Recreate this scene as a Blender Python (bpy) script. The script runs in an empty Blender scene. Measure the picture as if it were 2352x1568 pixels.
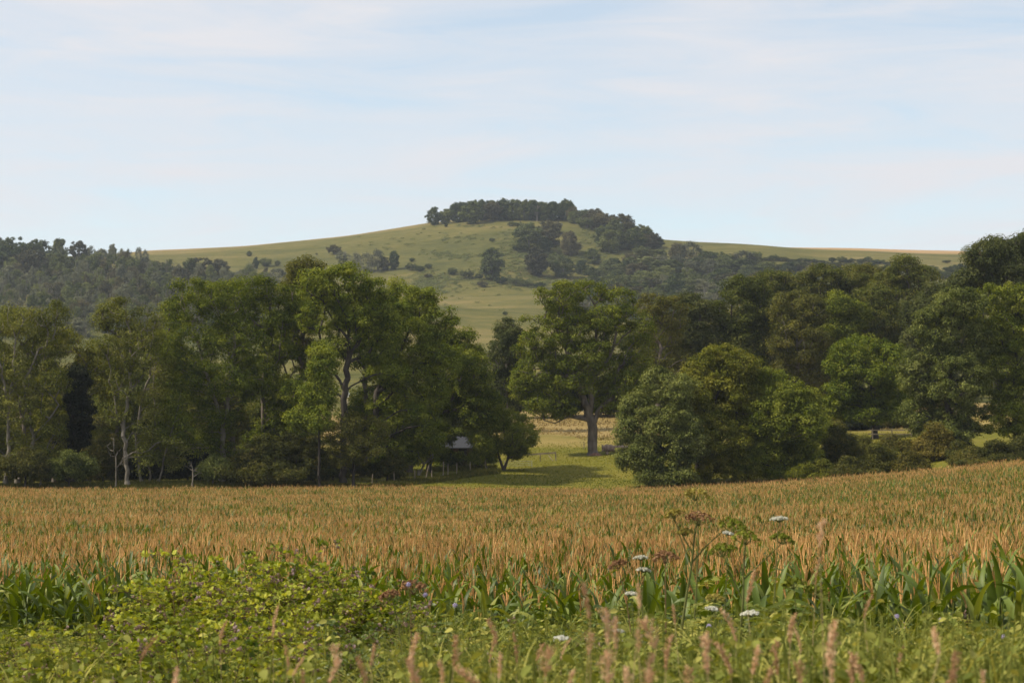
import bpy, math, random
import numpy as np
from mathutils import Vector

rng = np.random.default_rng(7)
random.seed(7)
R = math.radians
scene = bpy.context.scene
COL = scene.collection

# ------------------------------------------------------------------ camera
F = 4574.0            # focal length in px of a 2352 px wide frame
CX, CY, HOR = 1176.0, 784.0, 1105.0
PITCH = math.atan((HOR - CY) / F)
CZ = 3.60
cp, sp = math.cos(PITCH), math.sin(PITCH)

def pt(px, py, Y):
    u, v = (px - CX) / F, (CY - py) / F
    s = Y / (cp - v * sp)
    return np.array([s * u, Y, CZ + s * (sp + v * cp)])

def proj(p):
    x, y, z = p[0], p[1], p[2] - CZ
    d = y * cp + z * sp
    return CX + F * x / d, CY - F * (-y * sp + z * cp) / d

cam_d = bpy.data.cameras.new("camera")
cam_d.sensor_width = 36.0
cam_d.lens = 36.0 * F / 2352.0
cam_d.clip_start = 0.1
cam_d.clip_end = 9000
cam_d.dof.use_dof = True
cam_d.dof.focus_distance = 40.0
cam_d.dof.aperture_fstop = 4.8
cam = bpy.data.objects.new("camera", cam_d)
cam.location = (0, 0, CZ)
cam.rotation_euler = (math.pi / 2 + PITCH, 0, 0)
COL.objects.link(cam)
scene.camera = cam

# ------------------------------------------------------------------ light
SUN_EL, SUN_AZ = 46.0, -98.0      # azimuth from +Y, clockwise; negative = to the left
world = bpy.data.worlds.new("World")
scene.world = world
world.use_nodes = True
nt = world.node_tree
nt.nodes.clear()
def N(tree, typ, **kw):
    n = tree.nodes.new(typ)
    for k, v in kw.items():
        setattr(n, k, v)
    return n
sky = N(nt, "ShaderNodeTexSky", sky_type='NISHITA', sun_disc=False, sun_elevation=R(SUN_EL), sun_rotation=R(SUN_AZ),
        altitude=60, air_density=1.0, dust_density=0.4, ozone_density=1.2)
bg1 = N(nt, "ShaderNodeBackground"); bg1.inputs[1].default_value = 0.15
bg2 = N(nt, "ShaderNodeBackground"); bg2.inputs[0].default_value = (0.67, 0.668, 0.695, 1); bg2.inputs[1].default_value = 1.0
tc = N(nt, "ShaderNodeTexCoord")
mp = N(nt, "ShaderNodeMapping"); mp.inputs["Scale"].default_value = (8.0, 8.0, 56.0)
mp.inputs["Rotation"].default_value = (0, R(1.5), 0)
mp.inputs["Location"].default_value = (2.3, 0.4, 1.7)
n1 = N(nt, "ShaderNodeTexNoise"); n1.inputs["Scale"].default_value = 1.0; n1.inputs["Detail"].default_value = 7; n1.inputs["Roughness"].default_value = 0.6; n1.inputs["Distortion"].default_value = 0.8
mp2 = N(nt, "ShaderNodeMapping"); mp2.inputs["Scale"].default_value = (2.4, 2.4, 15.0); mp2.inputs["Location"].default_value = (0.3, 5.1, 0.2)
n2 = N(nt, "ShaderNodeTexNoise"); n2.inputs["Scale"].default_value = 1.6; n2.inputs["Detail"].default_value = 3
ad = N(nt, "ShaderNodeMath", operation='ADD')
mr = N(nt, "ShaderNodeMapRange"); mr.inputs["From Min"].default_value = 0.74; mr.inputs["From Max"].default_value = 1.20
mr.inputs["To Min"].default_value = 0.36; mr.inputs["To Max"].default_value = 0.97
mx = N(nt, "ShaderNodeMixShader")
out = N(nt, "ShaderNodeOutputWorld")
L = nt.links.new
L(tc.outputs["Generated"], mp.inputs[0]); L(mp.outputs[0], n1.inputs["Vector"])
L(tc.outputs["Generated"], mp2.inputs[0]); L(mp2.outputs[0], n2.inputs["Vector"])
L(n1.outputs["Fac"], ad.inputs[0]); L(n2.outputs["Fac"], ad.inputs[1]); L(ad.outputs[0], mr.inputs["Value"])
tint = N(nt, "ShaderNodeMix", data_type='RGBA', blend_type='MULTIPLY'); tint.inputs[0].default_value = 1.0; tint.inputs[7].default_value = (1.12, 1.08, 0.96, 1)
L(sky.outputs[0], tint.inputs[6]); L(tint.outputs[2], bg1.inputs[0]); L(mr.outputs[0], mx.inputs[0]); L(bg1.outputs[0], mx.inputs[1]); L(bg2.outputs[0], mx.inputs[2])
L(mx.outputs[0], out.inputs[0])

sd = bpy.data.lights.new("sun", 'SUN')
sd.energy = 4.7
sd.angle = R(0.8)
sd.color = (1.0, 0.90, 0.75)
sun = bpy.data.objects.new("sun", sd)
az = R(SUN_AZ)
sdir = Vector((math.sin(az) * math.cos(R(SUN_EL)), math.cos(az) * math.cos(R(SUN_EL)), math.sin(R(SUN_EL))))
sun.rotation_euler = sdir.to_track_quat('Z', 'Y').to_euler()
sun.location = (-40, -10, 60)
COL.objects.link(sun)

scene.view_settings.view_transform = 'Standard'
scene.view_settings.look = 'None'
scene.view_settings.exposure = 0.28
scene.view_settings.gamma = 1
cy = scene.cycles
cy.max_bounces = 6; cy.diffuse_bounces = 3; cy.glossy_bounces = 1; cy.transmission_bounces = 3; cy.volume_bounces = 0
cy.caustics_reflective = False; cy.caustics_refractive = False
cy.use_denoising = True
cy.use_adaptive_sampling = True
cy.adaptive_threshold = 0.02

# ------------------------------------------------------------------ materials
def ramp(tree, stops, fac):
    r = N(tree, "ShaderNodeValToRGB")
    el = r.color_ramp.elements
    while len(el) < len(stops):
        el.new(0.5)
    for e, (p, c) in zip(el, stops):
        e.position = p; e.color = (*c, 1)
    tree.links.new(fac, r.inputs[0])
    return r.outputs[0]

def base_mat(name):
    m = bpy.data.materials.new(name)
    m.use_nodes = True
    t = m.node_tree
    return m, t, t.nodes["Principled BSDF"], t.nodes["Material Output"]

def noise(t, scale, detail=3, vec=None, sc=None, rough=0.5):
    n = N(t, "ShaderNodeTexNoise")
    n.inputs["Scale"].default_value = scale; n.inputs["Detail"].default_value = detail; n.inputs["Roughness"].default_value = rough
    if vec is None:
        vec = N(t, "ShaderNodeTexCoord").outputs["Object"]
    if sc is not None:
        mpp = N(t, "ShaderNodeMapping"); mpp.inputs["Scale"].default_value = sc
        t.links.new(vec, mpp.inputs[0]); vec = mpp.outputs[0]
    t.links.new(vec, n.inputs["Vector"])
    return n.outputs["Fac"]

def math_(t, op, a, b=None):
    m = N(t, "ShaderNodeMath", operation=op)
    for i, x in enumerate((a, b)):
        if x is None: continue
        if isinstance(x, (int, float)): m.inputs[i].default_value = x
        else: t.links.new(x, m.inputs[i])
    return m.outputs[0]

def bump(t, b, h, strength, dist):
    n = N(t, "ShaderNodeBump"); n.inputs["Strength"].default_value = strength; n.inputs["Distance"].default_value = dist
    t.links.new(h, n.inputs["Height"]); t.links.new(n.outputs[0], b.inputs["Normal"])

MATS = {}
def leaf_mat(name, dark, mid, light, trans=0.28, rough=0.65, spec=0.06, objvar=0.35):
    """leaf colour = ramp over a per-leaf random tint, nudged by a per-plant random"""
    if name in MATS: return MATS[name]
    m, t, b, o = base_mat(name)
    at = N(t, "ShaderNodeAttribute", attribute_name="tint")
    oi = N(t, "ShaderNodeObjectInfo")
    v = math_(t, 'ADD', at.outputs["Fac"], math_(t, 'MULTIPLY', math_(t, 'SUBTRACT', oi.outputs["Random"], 0.5), objvar))
    c = ramp(t, [(0.0, dark), (0.5, mid), (1.0, light)], v)
    t.links.new(c, b.inputs["Base Color"])
    b.inputs["Roughness"].default_value = rough
    b.inputs["Specular IOR Level"].default_value = spec
    tr = N(t, "ShaderNodeBsdfTranslucent")
    hs = N(t, "ShaderNodeHueSaturation"); hs.inputs["Hue"].default_value = 0.485; hs.inputs["Saturation"].default_value = 1.15; hs.inputs["Value"].default_value = 1.25
    t.links.new(c, hs.inputs["Color"]); t.links.new(hs.outputs[0], tr.inputs[0])
    ms = N(t, "ShaderNodeMixShader"); ms.inputs[0].default_value = trans
    t.links.new(b.outputs[0], ms.inputs[1]); t.links.new(tr.outputs[0], ms.inputs[2]); t.links.new(ms.outputs[0], o.inputs[0])
    MATS[name] = m
    return m

def solid_mat(name, c0, c1, scale=3.0, rough=0.85, spec=0.2, bmp=0.0, sc=None, detail=4, bdist=0.02):
    if name in MATS: return MATS[name]
    m, t, b, o = base_mat(name)
    n = noise(t, scale, detail, sc=sc)
    t.links.new(ramp(t, [(0.3, c0), (0.7, c1)], n), b.inputs["Base Color"])
    b.inputs["Roughness"].default_value = rough; b.inputs["Specular IOR Level"].default_value = spec
    if bmp: bump(t, b, n, bmp, bdist)
    MATS[name] = m
    return m

BARK_PALE = solid_mat("pale_ash_bark", (0.085, 0.074, 0.056), (0.235, 0.205, 0.16), 2.2, bmp=0.7, sc=(1, 1, 0.35))
BARK_DARK = solid_mat("dark_bark", (0.028, 0.023, 0.018), (0.075, 0.062, 0.048), 2.0, bmp=0.6, sc=(1, 1, 0.3))
BARK_MID = solid_mat("grey_brown_bark", (0.07, 0.055, 0.045), (0.19, 0.155, 0.125), 2.4, bmp=0.8, sc=(1, 1, 0.3), bdist=0.05)
ASH = leaf_mat("ash_leaf", (0.044, 0.064, 0.006), (0.122, 0.151, 0.017), (0.260, 0.272, 0.039))
ASH_B = leaf_mat("ash_leaf_bright", (0.039, 0.061, 0.005), (0.113, 0.149, 0.014), (0.235, 0.254, 0.034))
ASH_THIN = leaf_mat("ash_leaf_thin", (0.058, 0.068, 0.011), (0.140, 0.152, 0.028), (0.256, 0.250, 0.058))
OLIVE = leaf_mat("olive_leaf", (0.041, 0.047, 0.008), (0.104, 0.107, 0.020), (0.190, 0.176, 0.036))
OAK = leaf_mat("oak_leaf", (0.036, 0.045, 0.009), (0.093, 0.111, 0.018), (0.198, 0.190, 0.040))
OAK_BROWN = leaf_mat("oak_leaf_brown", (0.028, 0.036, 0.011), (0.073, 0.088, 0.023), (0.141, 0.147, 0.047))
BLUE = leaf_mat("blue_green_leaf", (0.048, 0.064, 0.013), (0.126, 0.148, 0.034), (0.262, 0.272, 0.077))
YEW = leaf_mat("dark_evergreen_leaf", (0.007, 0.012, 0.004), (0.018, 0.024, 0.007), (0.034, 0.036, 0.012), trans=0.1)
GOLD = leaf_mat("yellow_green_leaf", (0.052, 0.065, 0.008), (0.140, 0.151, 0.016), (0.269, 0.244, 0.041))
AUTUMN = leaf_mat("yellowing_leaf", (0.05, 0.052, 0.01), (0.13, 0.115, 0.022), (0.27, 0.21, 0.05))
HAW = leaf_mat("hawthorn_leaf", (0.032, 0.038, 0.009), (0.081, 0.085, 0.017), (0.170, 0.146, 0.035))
FARDK = leaf_mat("hill_beech_leaf", (0.033, 0.050, 0.017), (0.072, 0.093, 0.029), (0.140, 0.151, 0.050), trans=0.15, objvar=0.8)
FARBR = leaf_mat("hill_brown_leaf", (0.046, 0.048, 0.022), (0.092, 0.087, 0.039), (0.158, 0.139, 0.064), trans=0.15, objvar=0.8)
FARGN = leaf_mat("hill_green_leaf", (0.052, 0.068, 0.021), (0.109, 0.129, 0.040), (0.186, 0.200, 0.064), trans=0.15, objvar=0.8)
FARGY = leaf_mat("hill_grey_leaf", (0.078, 0.087, 0.052), (0.132, 0.139, 0.078), (0.207, 0.207, 0.112), trans=0.15, objvar=0.8)
CORN_LEAF = leaf_mat("maize_leaf", (0.050, 0.077, 0.011), (0.113, 0.158, 0.021), (0.256, 0.264, 0.047), trans=0.28, rough=0.5, spec=0.28, objvar=0.5)
TASSEL = leaf_mat("maize_tassel", (0.321, 0.172, 0.058), (0.643, 0.359, 0.121), (0.900, 0.582, 0.251), trans=0.2, rough=0.8, spec=0.1, objvar=0.6)
STALK = leaf_mat("maize_stalk", (0.06, 0.10, 0.025), (0.12, 0.15, 0.04), (0.22, 0.19, 0.07), trans=0.05)
BRAMBLE = leaf_mat("bramble_leaf", (0.058, 0.089, 0.014), (0.218, 0.254, 0.037), (0.499, 0.501, 0.086), trans=0.35, rough=0.5, objvar=0.35)
BRAMBLE_D = leaf_mat("bramble_leaf_dark", (0.039, 0.062, 0.014), (0.112, 0.151, 0.031), (0.266, 0.280, 0.063), trans=0.3, rough=0.45, spec=0.35)
CANE = solid_mat("bramble_cane", (0.10, 0.045, 0.03), (0.16, 0.12, 0.05), 8)
BUD = leaf_mat("bramble_bud", (0.2, 0.13, 0.085), (0.36, 0.25, 0.19), (0.58, 0.45, 0.44), trans=0.15)
HERB = leaf_mat("herb_leaf", (0.056, 0.079, 0.015), (0.188, 0.210, 0.042), (0.455, 0.411, 0.106), trans=0.3)
DRYG = leaf_mat("dry_grass_head", (0.32, 0.19, 0.095), (0.6, 0.395, 0.215), (0.82, 0.62, 0.4), trans=0.25, rough=0.8, spec=0.1, objvar=0.6)
STRAW = leaf_mat("dry_grass_stem", (0.32, 0.24, 0.11), (0.5, 0.38, 0.18), (0.65, 0.52, 0.28), trans=0.15)
GRASSB = leaf_mat("grass_blade", (0.068, 0.090, 0.012), (0.151, 0.162, 0.022), (0.285, 0.257, 0.053), trans=0.3)
TAN_TUFT = leaf_mat("dry_tuft", (0.15, 0.11, 0.04), (0.28, 0.205, 0.08), (0.4, 0.31, 0.14), trans=0.2)
UMB_GREEN = leaf_mat("umbel_green_seed", (0.09, 0.125, 0.012), (0.17, 0.20, 0.025), (0.28, 0.28, 0.05), trans=0.2)
UMB_WHITE = leaf_mat("umbel_white_petal", (0.55, 0.54, 0.42), (0.72, 0.71, 0.60), (0.84, 0.83, 0.76), trans=0.25)
UMB_BROWN = leaf_mat("umbel_dry_seed", (0.17, 0.085, 0.04), (0.28, 0.155, 0.075), (0.40, 0.25, 0.13), trans=0.1)
UMB_YEL = leaf_mat("umbel_yellow_seed", (0.22, 0.18, 0.035), (0.36, 0.30, 0.07), (0.48, 0.42, 0.13), trans=0.2)
UMB_STEM = solid_mat("umbel_stem", (0.085, 0.10, 0.025), (0.15, 0.15, 0.045), 9)
UMB_STEM_B = solid_mat("umbel_dry_stem", (0.12, 0.07, 0.035), (0.20, 0.13, 0.06), 9)
LILAC = leaf_mat("lilac_petal", (0.42, 0.34, 0.5), (0.56, 0.49, 0.64), (0.72, 0.66, 0.76), trans=0.3)

# ------------------------------------------------------------------ mesh helpers
class MB:
    """collects vertices, quads/tris, material indices and tints; builds one mesh"""
    def __init__(s):
        s.v, s.f, s.n, s.m, s.t, s.sm = [], [], [], [], [], []
        s.nv = 0
    def add(s, verts, faces, mi=0, tint=0.5, smooth=False):
        verts = np.asarray(verts, float).reshape(-1, 3)
        faces = np.asarray(faces, int)
        s.v.append(verts); s.f.append((faces + s.nv).ravel())
        k = len(faces)
        s.n.append(np.full(k, faces.shape[1], int)); s.m.append(np.full(k, mi, int))
        s.t.append(np.broadcast_to(np.asarray(tint, float), (k,)).copy())
        s.sm.append(np.full(k, smooth, bool))
        s.nv += len(verts)
    def mesh(s, name, mats):
        me = bpy.data.meshes.new(name)
        if s.nv:
            V = np.concatenate(s.v); Fx = np.concatenate(s.f); n = np.concatenate(s.n)
            me.vertices.add(len(V)); me.vertices.foreach_set("co", V.ravel())
            me.loops.add(len(Fx)); me.loops.foreach_set("vertex_index", Fx)
            me.polygons.add(len(n))
            st = np.concatenate([[0], np.cumsum(n)[:-1]])
            me.polygons.foreach_set("loop_start", st); me.polygons.foreach_set("loop_total", n)
            me.polygons.foreach_set("material_index", np.concatenate(s.m))
            me.polygons.foreach_set("use_smooth", np.concatenate(s.sm))
            me.update(calc_edges=True)
            a = me.attributes.new("tint", 'FLOAT', 'FACE'); a.data.foreach_set("value", np.concatenate(s.t))
        for m in mats: me.materials.append(m)
        return me

def unit(a):
    return a / np.maximum(np.linalg.norm(a, axis=-1, keepdims=True), 1e-9)

def frames(d):
    d = unit(d)
    ref = np.where(np.abs(d[:, 2:3]) < 0.9, np.array([[0, 0, 1.0]]), np.array([[1.0, 0, 0]]))
    a = unit(np.cross(d, ref)); b = np.cross(d, a)
    return d, a, b

def tubes(mb, p0, p1, r0, r1, k=5, mi=0, tint=0.5):
    p0, p1 = np.asarray(p0, float).reshape(-1, 3), np.asarray(p1, float).reshape(-1, 3)
    n = len(p0)
    if not n: return
    r0 = np.broadcast_to(r0, (n,)); r1 = np.broadcast_to(r1, (n,))
    d, a, b = frames(p1 - p0)
    th = np.arange(k) * 2 * np.pi / k
    off = a[:, None, :] * np.cos(th)[None, :, None] + b[:, None, :] * np.sin(th)[None, :, None]
    v = np.concatenate([p0[:, None] + off * r0[:, None, None], p1[:, None] + off * r1[:, None, None]], 1)
    i = np.arange(k); j = (i + 1) % k
    fq = np.stack([i, j, j + k, i + k], 1)
    faces = (fq[None] + (np.arange(n) * 2 * k)[:, None, None]).reshape(-1, 4)
    t = np.repeat(np.broadcast_to(tint, (n,)), k)
    mb.add(v.reshape(-1, 3), faces, mi, t, True)

def poly_tube(mb, pts, rad, k=6, mi=0, tint=0.5, cap=True):
    """one continuous tube along a polyline"""
    pts = np.asarray(pts, float); n = len(pts)
    rad = np.broadcast_to(rad, (n,))
    tg = np.gradient(pts, axis=0)
    tg = unit(tg)
    a = np.array([1.0, 0, 0]) if abs(tg[0][0]) < 0.8 else np.array([0, 1.0, 0])
    rings = []
    th = np.arange(k) * 2 * np.pi / k
    for i in range(n):
        a = a - tg[i] * a.dot(tg[i]); a = a / np.linalg.norm(a)
        b = np.cross(tg[i], a)
        rings.append(pts[i] + rad[i] * (np.cos(th)[:, None] * a + np.sin(th)[:, None] * b))
    v = np.concatenate(rings)
    i = np.arange(k); j = (i + 1) % k
    fq = np.stack([i, j, j + k, i + k], 1)
    faces = (fq[None] + (np.arange(n - 1) * k)[:, None, None]).reshape(-1, 4)
    mb.add(v, faces, mi, tint, True)
    if cap:
        mb.add(rings[-1], [list(range(k))], mi, tint); mb.add(rings[0][::-1], [list(range(k))], mi, tint)

def kites(mb, c, nrm, size, aspect=0.55, mi=0, tint=0.5, axis=None, r=rng):
    """one kite-shaped, slightly folded leaf per centre"""
    c = np.asarray(c, float); n = len(c)
    if not n: return
    nrm = unit(nrm)
    if axis is None: axis = r.normal(size=(n, 3))
    ax = unit(axis - nrm * np.sum(axis * nrm, 1, keepdims=True))
    sd_ = np.cross(nrm, ax)
    size = np.broadcast_to(size, (n,))[:, None]
    v = np.stack([c - ax * size * 0.5, c + sd_ * size * aspect * 0.5 - ax * size * 0.05 + nrm * size * 0.10, c + ax * size * 0.5 - nrm * size * 0.06,
                  c - sd_ * size * aspect * 0.5 - ax * size * 0.05 + nrm * size * 0.10], 1)
    mb.add(v.reshape(-1, 3), np.arange(4 * n).reshape(n, 4), mi, tint)

def box(mb, c, s, rot=None, mi=0, tint=0.5):
    c = np.asarray(c, float); s = np.asarray(s, float) / 2
    q = np.array([[x, y, z] for x in (-1, 1) for y in (-1, 1) for z in (-1, 1)], float) * s
    if rot is not None: q = q @ np.asarray(rot).T
    mb.add(q + c, [[0, 1, 3, 2], [4, 6, 7, 5], [0, 4, 5, 1], [2, 3, 7, 6], [0, 2, 6, 4], [1, 5, 7, 3]], mi, tint)

def empty(name, label, cat, loc=(0, 0, 0), rz=0, group=None):
    o = bpy.data.objects.new(name, None); COL.objects.link(o)
    o.empty_display_size = 0.2
    o.location = loc; o.rotation_euler = (0, 0, rz)
    o["label"] = label; o["category"] = cat
    if group: o["group"] = group
    return o

def obj(name, me, parent=None, loc=None):
    o = bpy.data.objects.new(name, me); COL.objects.link(o)
    if parent: o.parent = parent
    if loc is not None: o.location = loc
    return o

def tagged(name, me, label, cat, loc, group=None, rz=0, scale=None):
    o = obj(name, me, None, loc); o.rotation_euler = (0, 0, rz)
    o["label"] = label; o["category"] = cat
    if group: o["group"] = group
    if scale is not None: o.scale = scale
    return o

def copy_tree(root, loc, rz, label=None, scale=None):
    r_ = root.copy(); COL.objects.link(r_); r_.location = loc; r_.rotation_euler = (root.rotation_euler[0], root.rotation_euler[1], rz)
    if label: r_["label"] = label
    if scale is not None: r_.scale = scale
    for ch in list(root.children):
        c = ch.copy(); COL.objects.link(c); c.parent = r_
    return r_

# ------------------------------------------------------------------ terrain
KPX = np.array([-2600, -400, 0, 400, 800, 1176, 1500, 1800, 2100, 2352, 2750, 5000], float)
def zrow(Y, pys):
    return np.array([pt(px, py, Y)[2] for px, py in zip(KPX, pys)])
ROWS = []
def row(Y, pys=None, z=None):
    ROWS.append((Y, zrow(Y, pys) if pys is not None else np.broadcast_to(np.asarray(z, float), KPX.shape)))
row(-90, z=-.1)
row(-2, z=0)
row(14, z=[0, 0, 0, 0, 0, 0, .2, .42, .5, .5, .5, .5])
row(32, z=[0, 0, 0, 0, 0, 0, .1, .3, .40, .42, .45, .5])
row(70, z=[-.5, -.5, -.5, -.5, -.5, -.5, -.45, -.35, -.2, 0, .3, 1.3])
row(105, z=[-.45, -.45, -.45, -.45, -.45, -.45, -.4, -.15, .35, .9, 1.6, 3.5])
row(150, z=[.28, .28, .28, .28, .28, .26, .3, .75, 1.6, 2.6, 3.7, 6.2])
row(198, z=[.86, .86, .86, .86, .84, .79, .84, 1.36, 2.51, 3.76, 5.3, 8.9])
row(206, [1114, 1114, 1114, 1115, 1119, 1124, 1124, 1113, 1086, 1046, 990, 900])
row(226, [1102, 1102, 1102, 1100, 1088, 1080, 1080, 1072, 1050, 1020, 960, 860])
row(245, [1088, 1088, 1086, 1080, 1064, 1047, 1046, 1036, 1012, 985, 930, 840])
row(262, [1060, 1060, 1050, 1035, 1020, 1014, 1010, 995, 985, 960, 910, 820])
row(312, [985, 985, 980, 970, 962, 957, 955, 945, 940, 930, 880, 800])
row(500, [890, 890, 885, 882, 880, 880, 880, 878, 870, 860, 840, 790])
row(750, [800, 800, 800, 800, 800, 802, 800, 800, 795, 795, 790, 760])
row(900, [742, 742, 742, 745, 748, 750, 745, 742, 740, 740, 740, 720])
row(1150, [665, 662, 660, 645, 628, 630, 640, 645, 650, 652, 655, 660])
RPX = np.array([-2600, -400, 0, 250, 340, 560, 800, 980, 1100, 1200, 1300, 1350, 1400, 1450, 1520, 1600, 1800, 2000, 2180, 2352, 2750, 5000], float)
RPY = np.array([660, 612, 605, 592, 582, 573, 549, 520, 509, 506, 510, 520, 538, 553, 567, 572.5, 580, 583, 585, 588, 595, 650], float)
RIDGE = 1450.0
ridge = np.interp(KPX, RPX, RPY)
AX = (np.linspace(-2600, 5000, 761) - CX) / F
gy = np.unique(np.concatenate([np.linspace(-90, 0, 16), np.linspace(0, 36, 121), np.linspace(36, 60, 24), np.linspace(60, 330, 181), np.linspace(330, 1650, 300), np.linspace(1650, 2600, 30)]))
px_of_a = AX * F + CX
rows_y = [r_[0] for r_ in ROWS]
Zr = [np.interp(px_of_a, KPX, r_[1]) for r_ in ROWS]
zr = np.array([pt(p, q, RIDGE)[2] for p, q in zip(px_of_a, np.interp(px_of_a, RPX, RPY))])
def smooth1(a, n):
    k = np.hanning(n + 2)[1:-1]; k /= k.sum()
    return np.convolve(np.pad(a, n // 2, mode='edge'), k, 'valid')[:len(a)]
zr = smooth1(zr, 9)
Zr = [smooth1(z, 21) for z in Zr]
rows_y += [RIDGE, 1520, 1650, 2600]; Zr += [zr, zr - 1.5, zr - 9, zr - 60]
Zr = np.array(Zr); rows_y = np.array(rows_y, float)
def pchip(x, y, xi):
    h = np.diff(x)[:, None]; d = np.diff(y, axis=0) / h
    m = np.zeros_like(y)
    w1 = 2 * h[1:] + h[:-1]; w2 = h[1:] + 2 * h[:-1]
    same = (d[:-1] * d[1:]) > 0
    with np.errstate(divide='ignore', invalid='ignore'):
        hm = (w1 + w2) / (w1 / d[:-1] + w2 / d[1:])
    m[1:-1] = np.where(same, hm, 0); m[0] = d[0]; m[-1] = d[-1]
    k = np.clip(np.searchsorted(x, xi) - 1, 0, len(x) - 2)
    t = ((xi - x[k]) / (x[k + 1] - x[k]))[:, None]; hh = (x[k + 1] - x[k])[:, None]
    return ((1 + 2 * t) * (1 - t) ** 2 * y[k] + t * (1 - t) ** 2 * hh * m[k] + t * t * (3 - 2 * t) * y[k + 1] + t * t * (t - 1) * hh * m[k + 1])
GZ = pchip(rows_y, Zr, gy)
WY = np.sqrt(gy ** 2 + 30.0 ** 2)                      # x = a * WY
GX = AX[None, :] * WY[:, None]
GY = np.repeat(gy[:, None], len(AX), 1)
def vnoise(x, y, seed):
    """cheap smooth noise from summed sines"""
    r_ = np.random.default_rng(seed); s = 0
    for i in range(7):
        f = 0.6 + 1.1 * r_.random(); th = r_.random() * 6.28
        s = s + np.sin(f * (x * math.cos(th) + y * math.sin(th)) + r_.random() * 6.28)
    return s / 7 ** 0.5 / 0.8
hillw = np.clip((GY - 420) / 300, 0, 1) * np.clip((RIDGE - 20 - GY) / 250, 0, 1)
GZ = GZ + hillw * (5.0 * vnoise(GX / 75, GY / 90, 3) + 1.6 * vnoise(GX / 22, GY / 26, 4))
meadw = np.clip((GY - 204) / 12, 0, 1) * np.clip((420 - GY) / 100, 0, 1)
GZ = GZ + meadw * (0.22 * vnoise(GX / 6, GY / 6, 5))
def edge_y(x): return 25.0 - 0.6 * np.clip(x, -9, 0) - 1.7 * np.clip(x, 0, 4.7) + 0.25 * np.sin(np.asarray(x) * 1.3)
bk = np.clip((edge_y(GX) - 0.7 - GY) / 3.0, 0, 1); bk = bk * bk * (3 - 2 * bk)
GZ = GZ + 1.40 * bk + 0.4 * np.clip((13 - GY) / 6, 0, 1)
vw = bk
GZ = GZ + vw * 0.05 * vnoise(GX / 0.7, GY / 0.7, 8)

def gz(x, y):
    x = np.asarray(x, float); y = np.asarray(y, float)
    a = x / np.sqrt(y * y + 900.0)
    fa = np.clip((a - AX[0]) / (AX[1] - AX[0]), 0, len(AX) - 1.001); ia = fa.astype(int); fa = fa - ia
    iy = np.clip(np.searchsorted(gy, y) - 1, 0, len(gy) - 2); fy = np.clip((y - gy[iy]) / (gy[iy + 1] - gy[iy]), 0, 1)
    return ((GZ[iy, ia] * (1 - fa) + GZ[iy, ia + 1] * fa) * (1 - fy) + (GZ[iy + 1, ia] * (1 - fa) + GZ[iy + 1, ia + 1] * fa) * fy)

YS = np.linspace(330, RIDGE, 700)
def hill_at(px, py):
    """the nearest point of the hillside seen at this pixel"""
    for Y in YS:
        x = (px - CX) / F * Y * 1.01
        z = float(gz(x, Y))
        if proj((x, Y, z))[1] <= py:
            return np.array([x, Y, z])
    x = (px - CX) / F * (RIDGE - 5)
    return np.array([x, RIDGE - 5, float(gz(x, RIDGE - 5))])

def base_at(px, Y):
    x = pt(px, 1000, Y)[0]
    return np.array([x, Y, float(gz(x, Y))])

def sheet(name, y0, y1, mat):
    i0 = np.searchsorted(gy, y0); i1 = np.searchsorted(gy, y1)
    sl = slice(i0, i1 + 1)
    V = np.stack([GX[sl], GY[sl], GZ[sl]], -1)
    nr, nc = V.shape[:2]
    idx = np.arange(nr * nc).reshape(nr, nc)
    fc = np.stack([idx[:-1, :-1], idx[:-1, 1:], idx[1:, 1:], idx[1:, :-1]], -1).reshape(-1, 4)
    mb = MB(); mb.add(V.reshape(-1, 3), fc, 0, 0.5, True)
    o = obj(name, mb.mesh(name, [mat])); o["kind"] = "structure"
    return o

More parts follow.
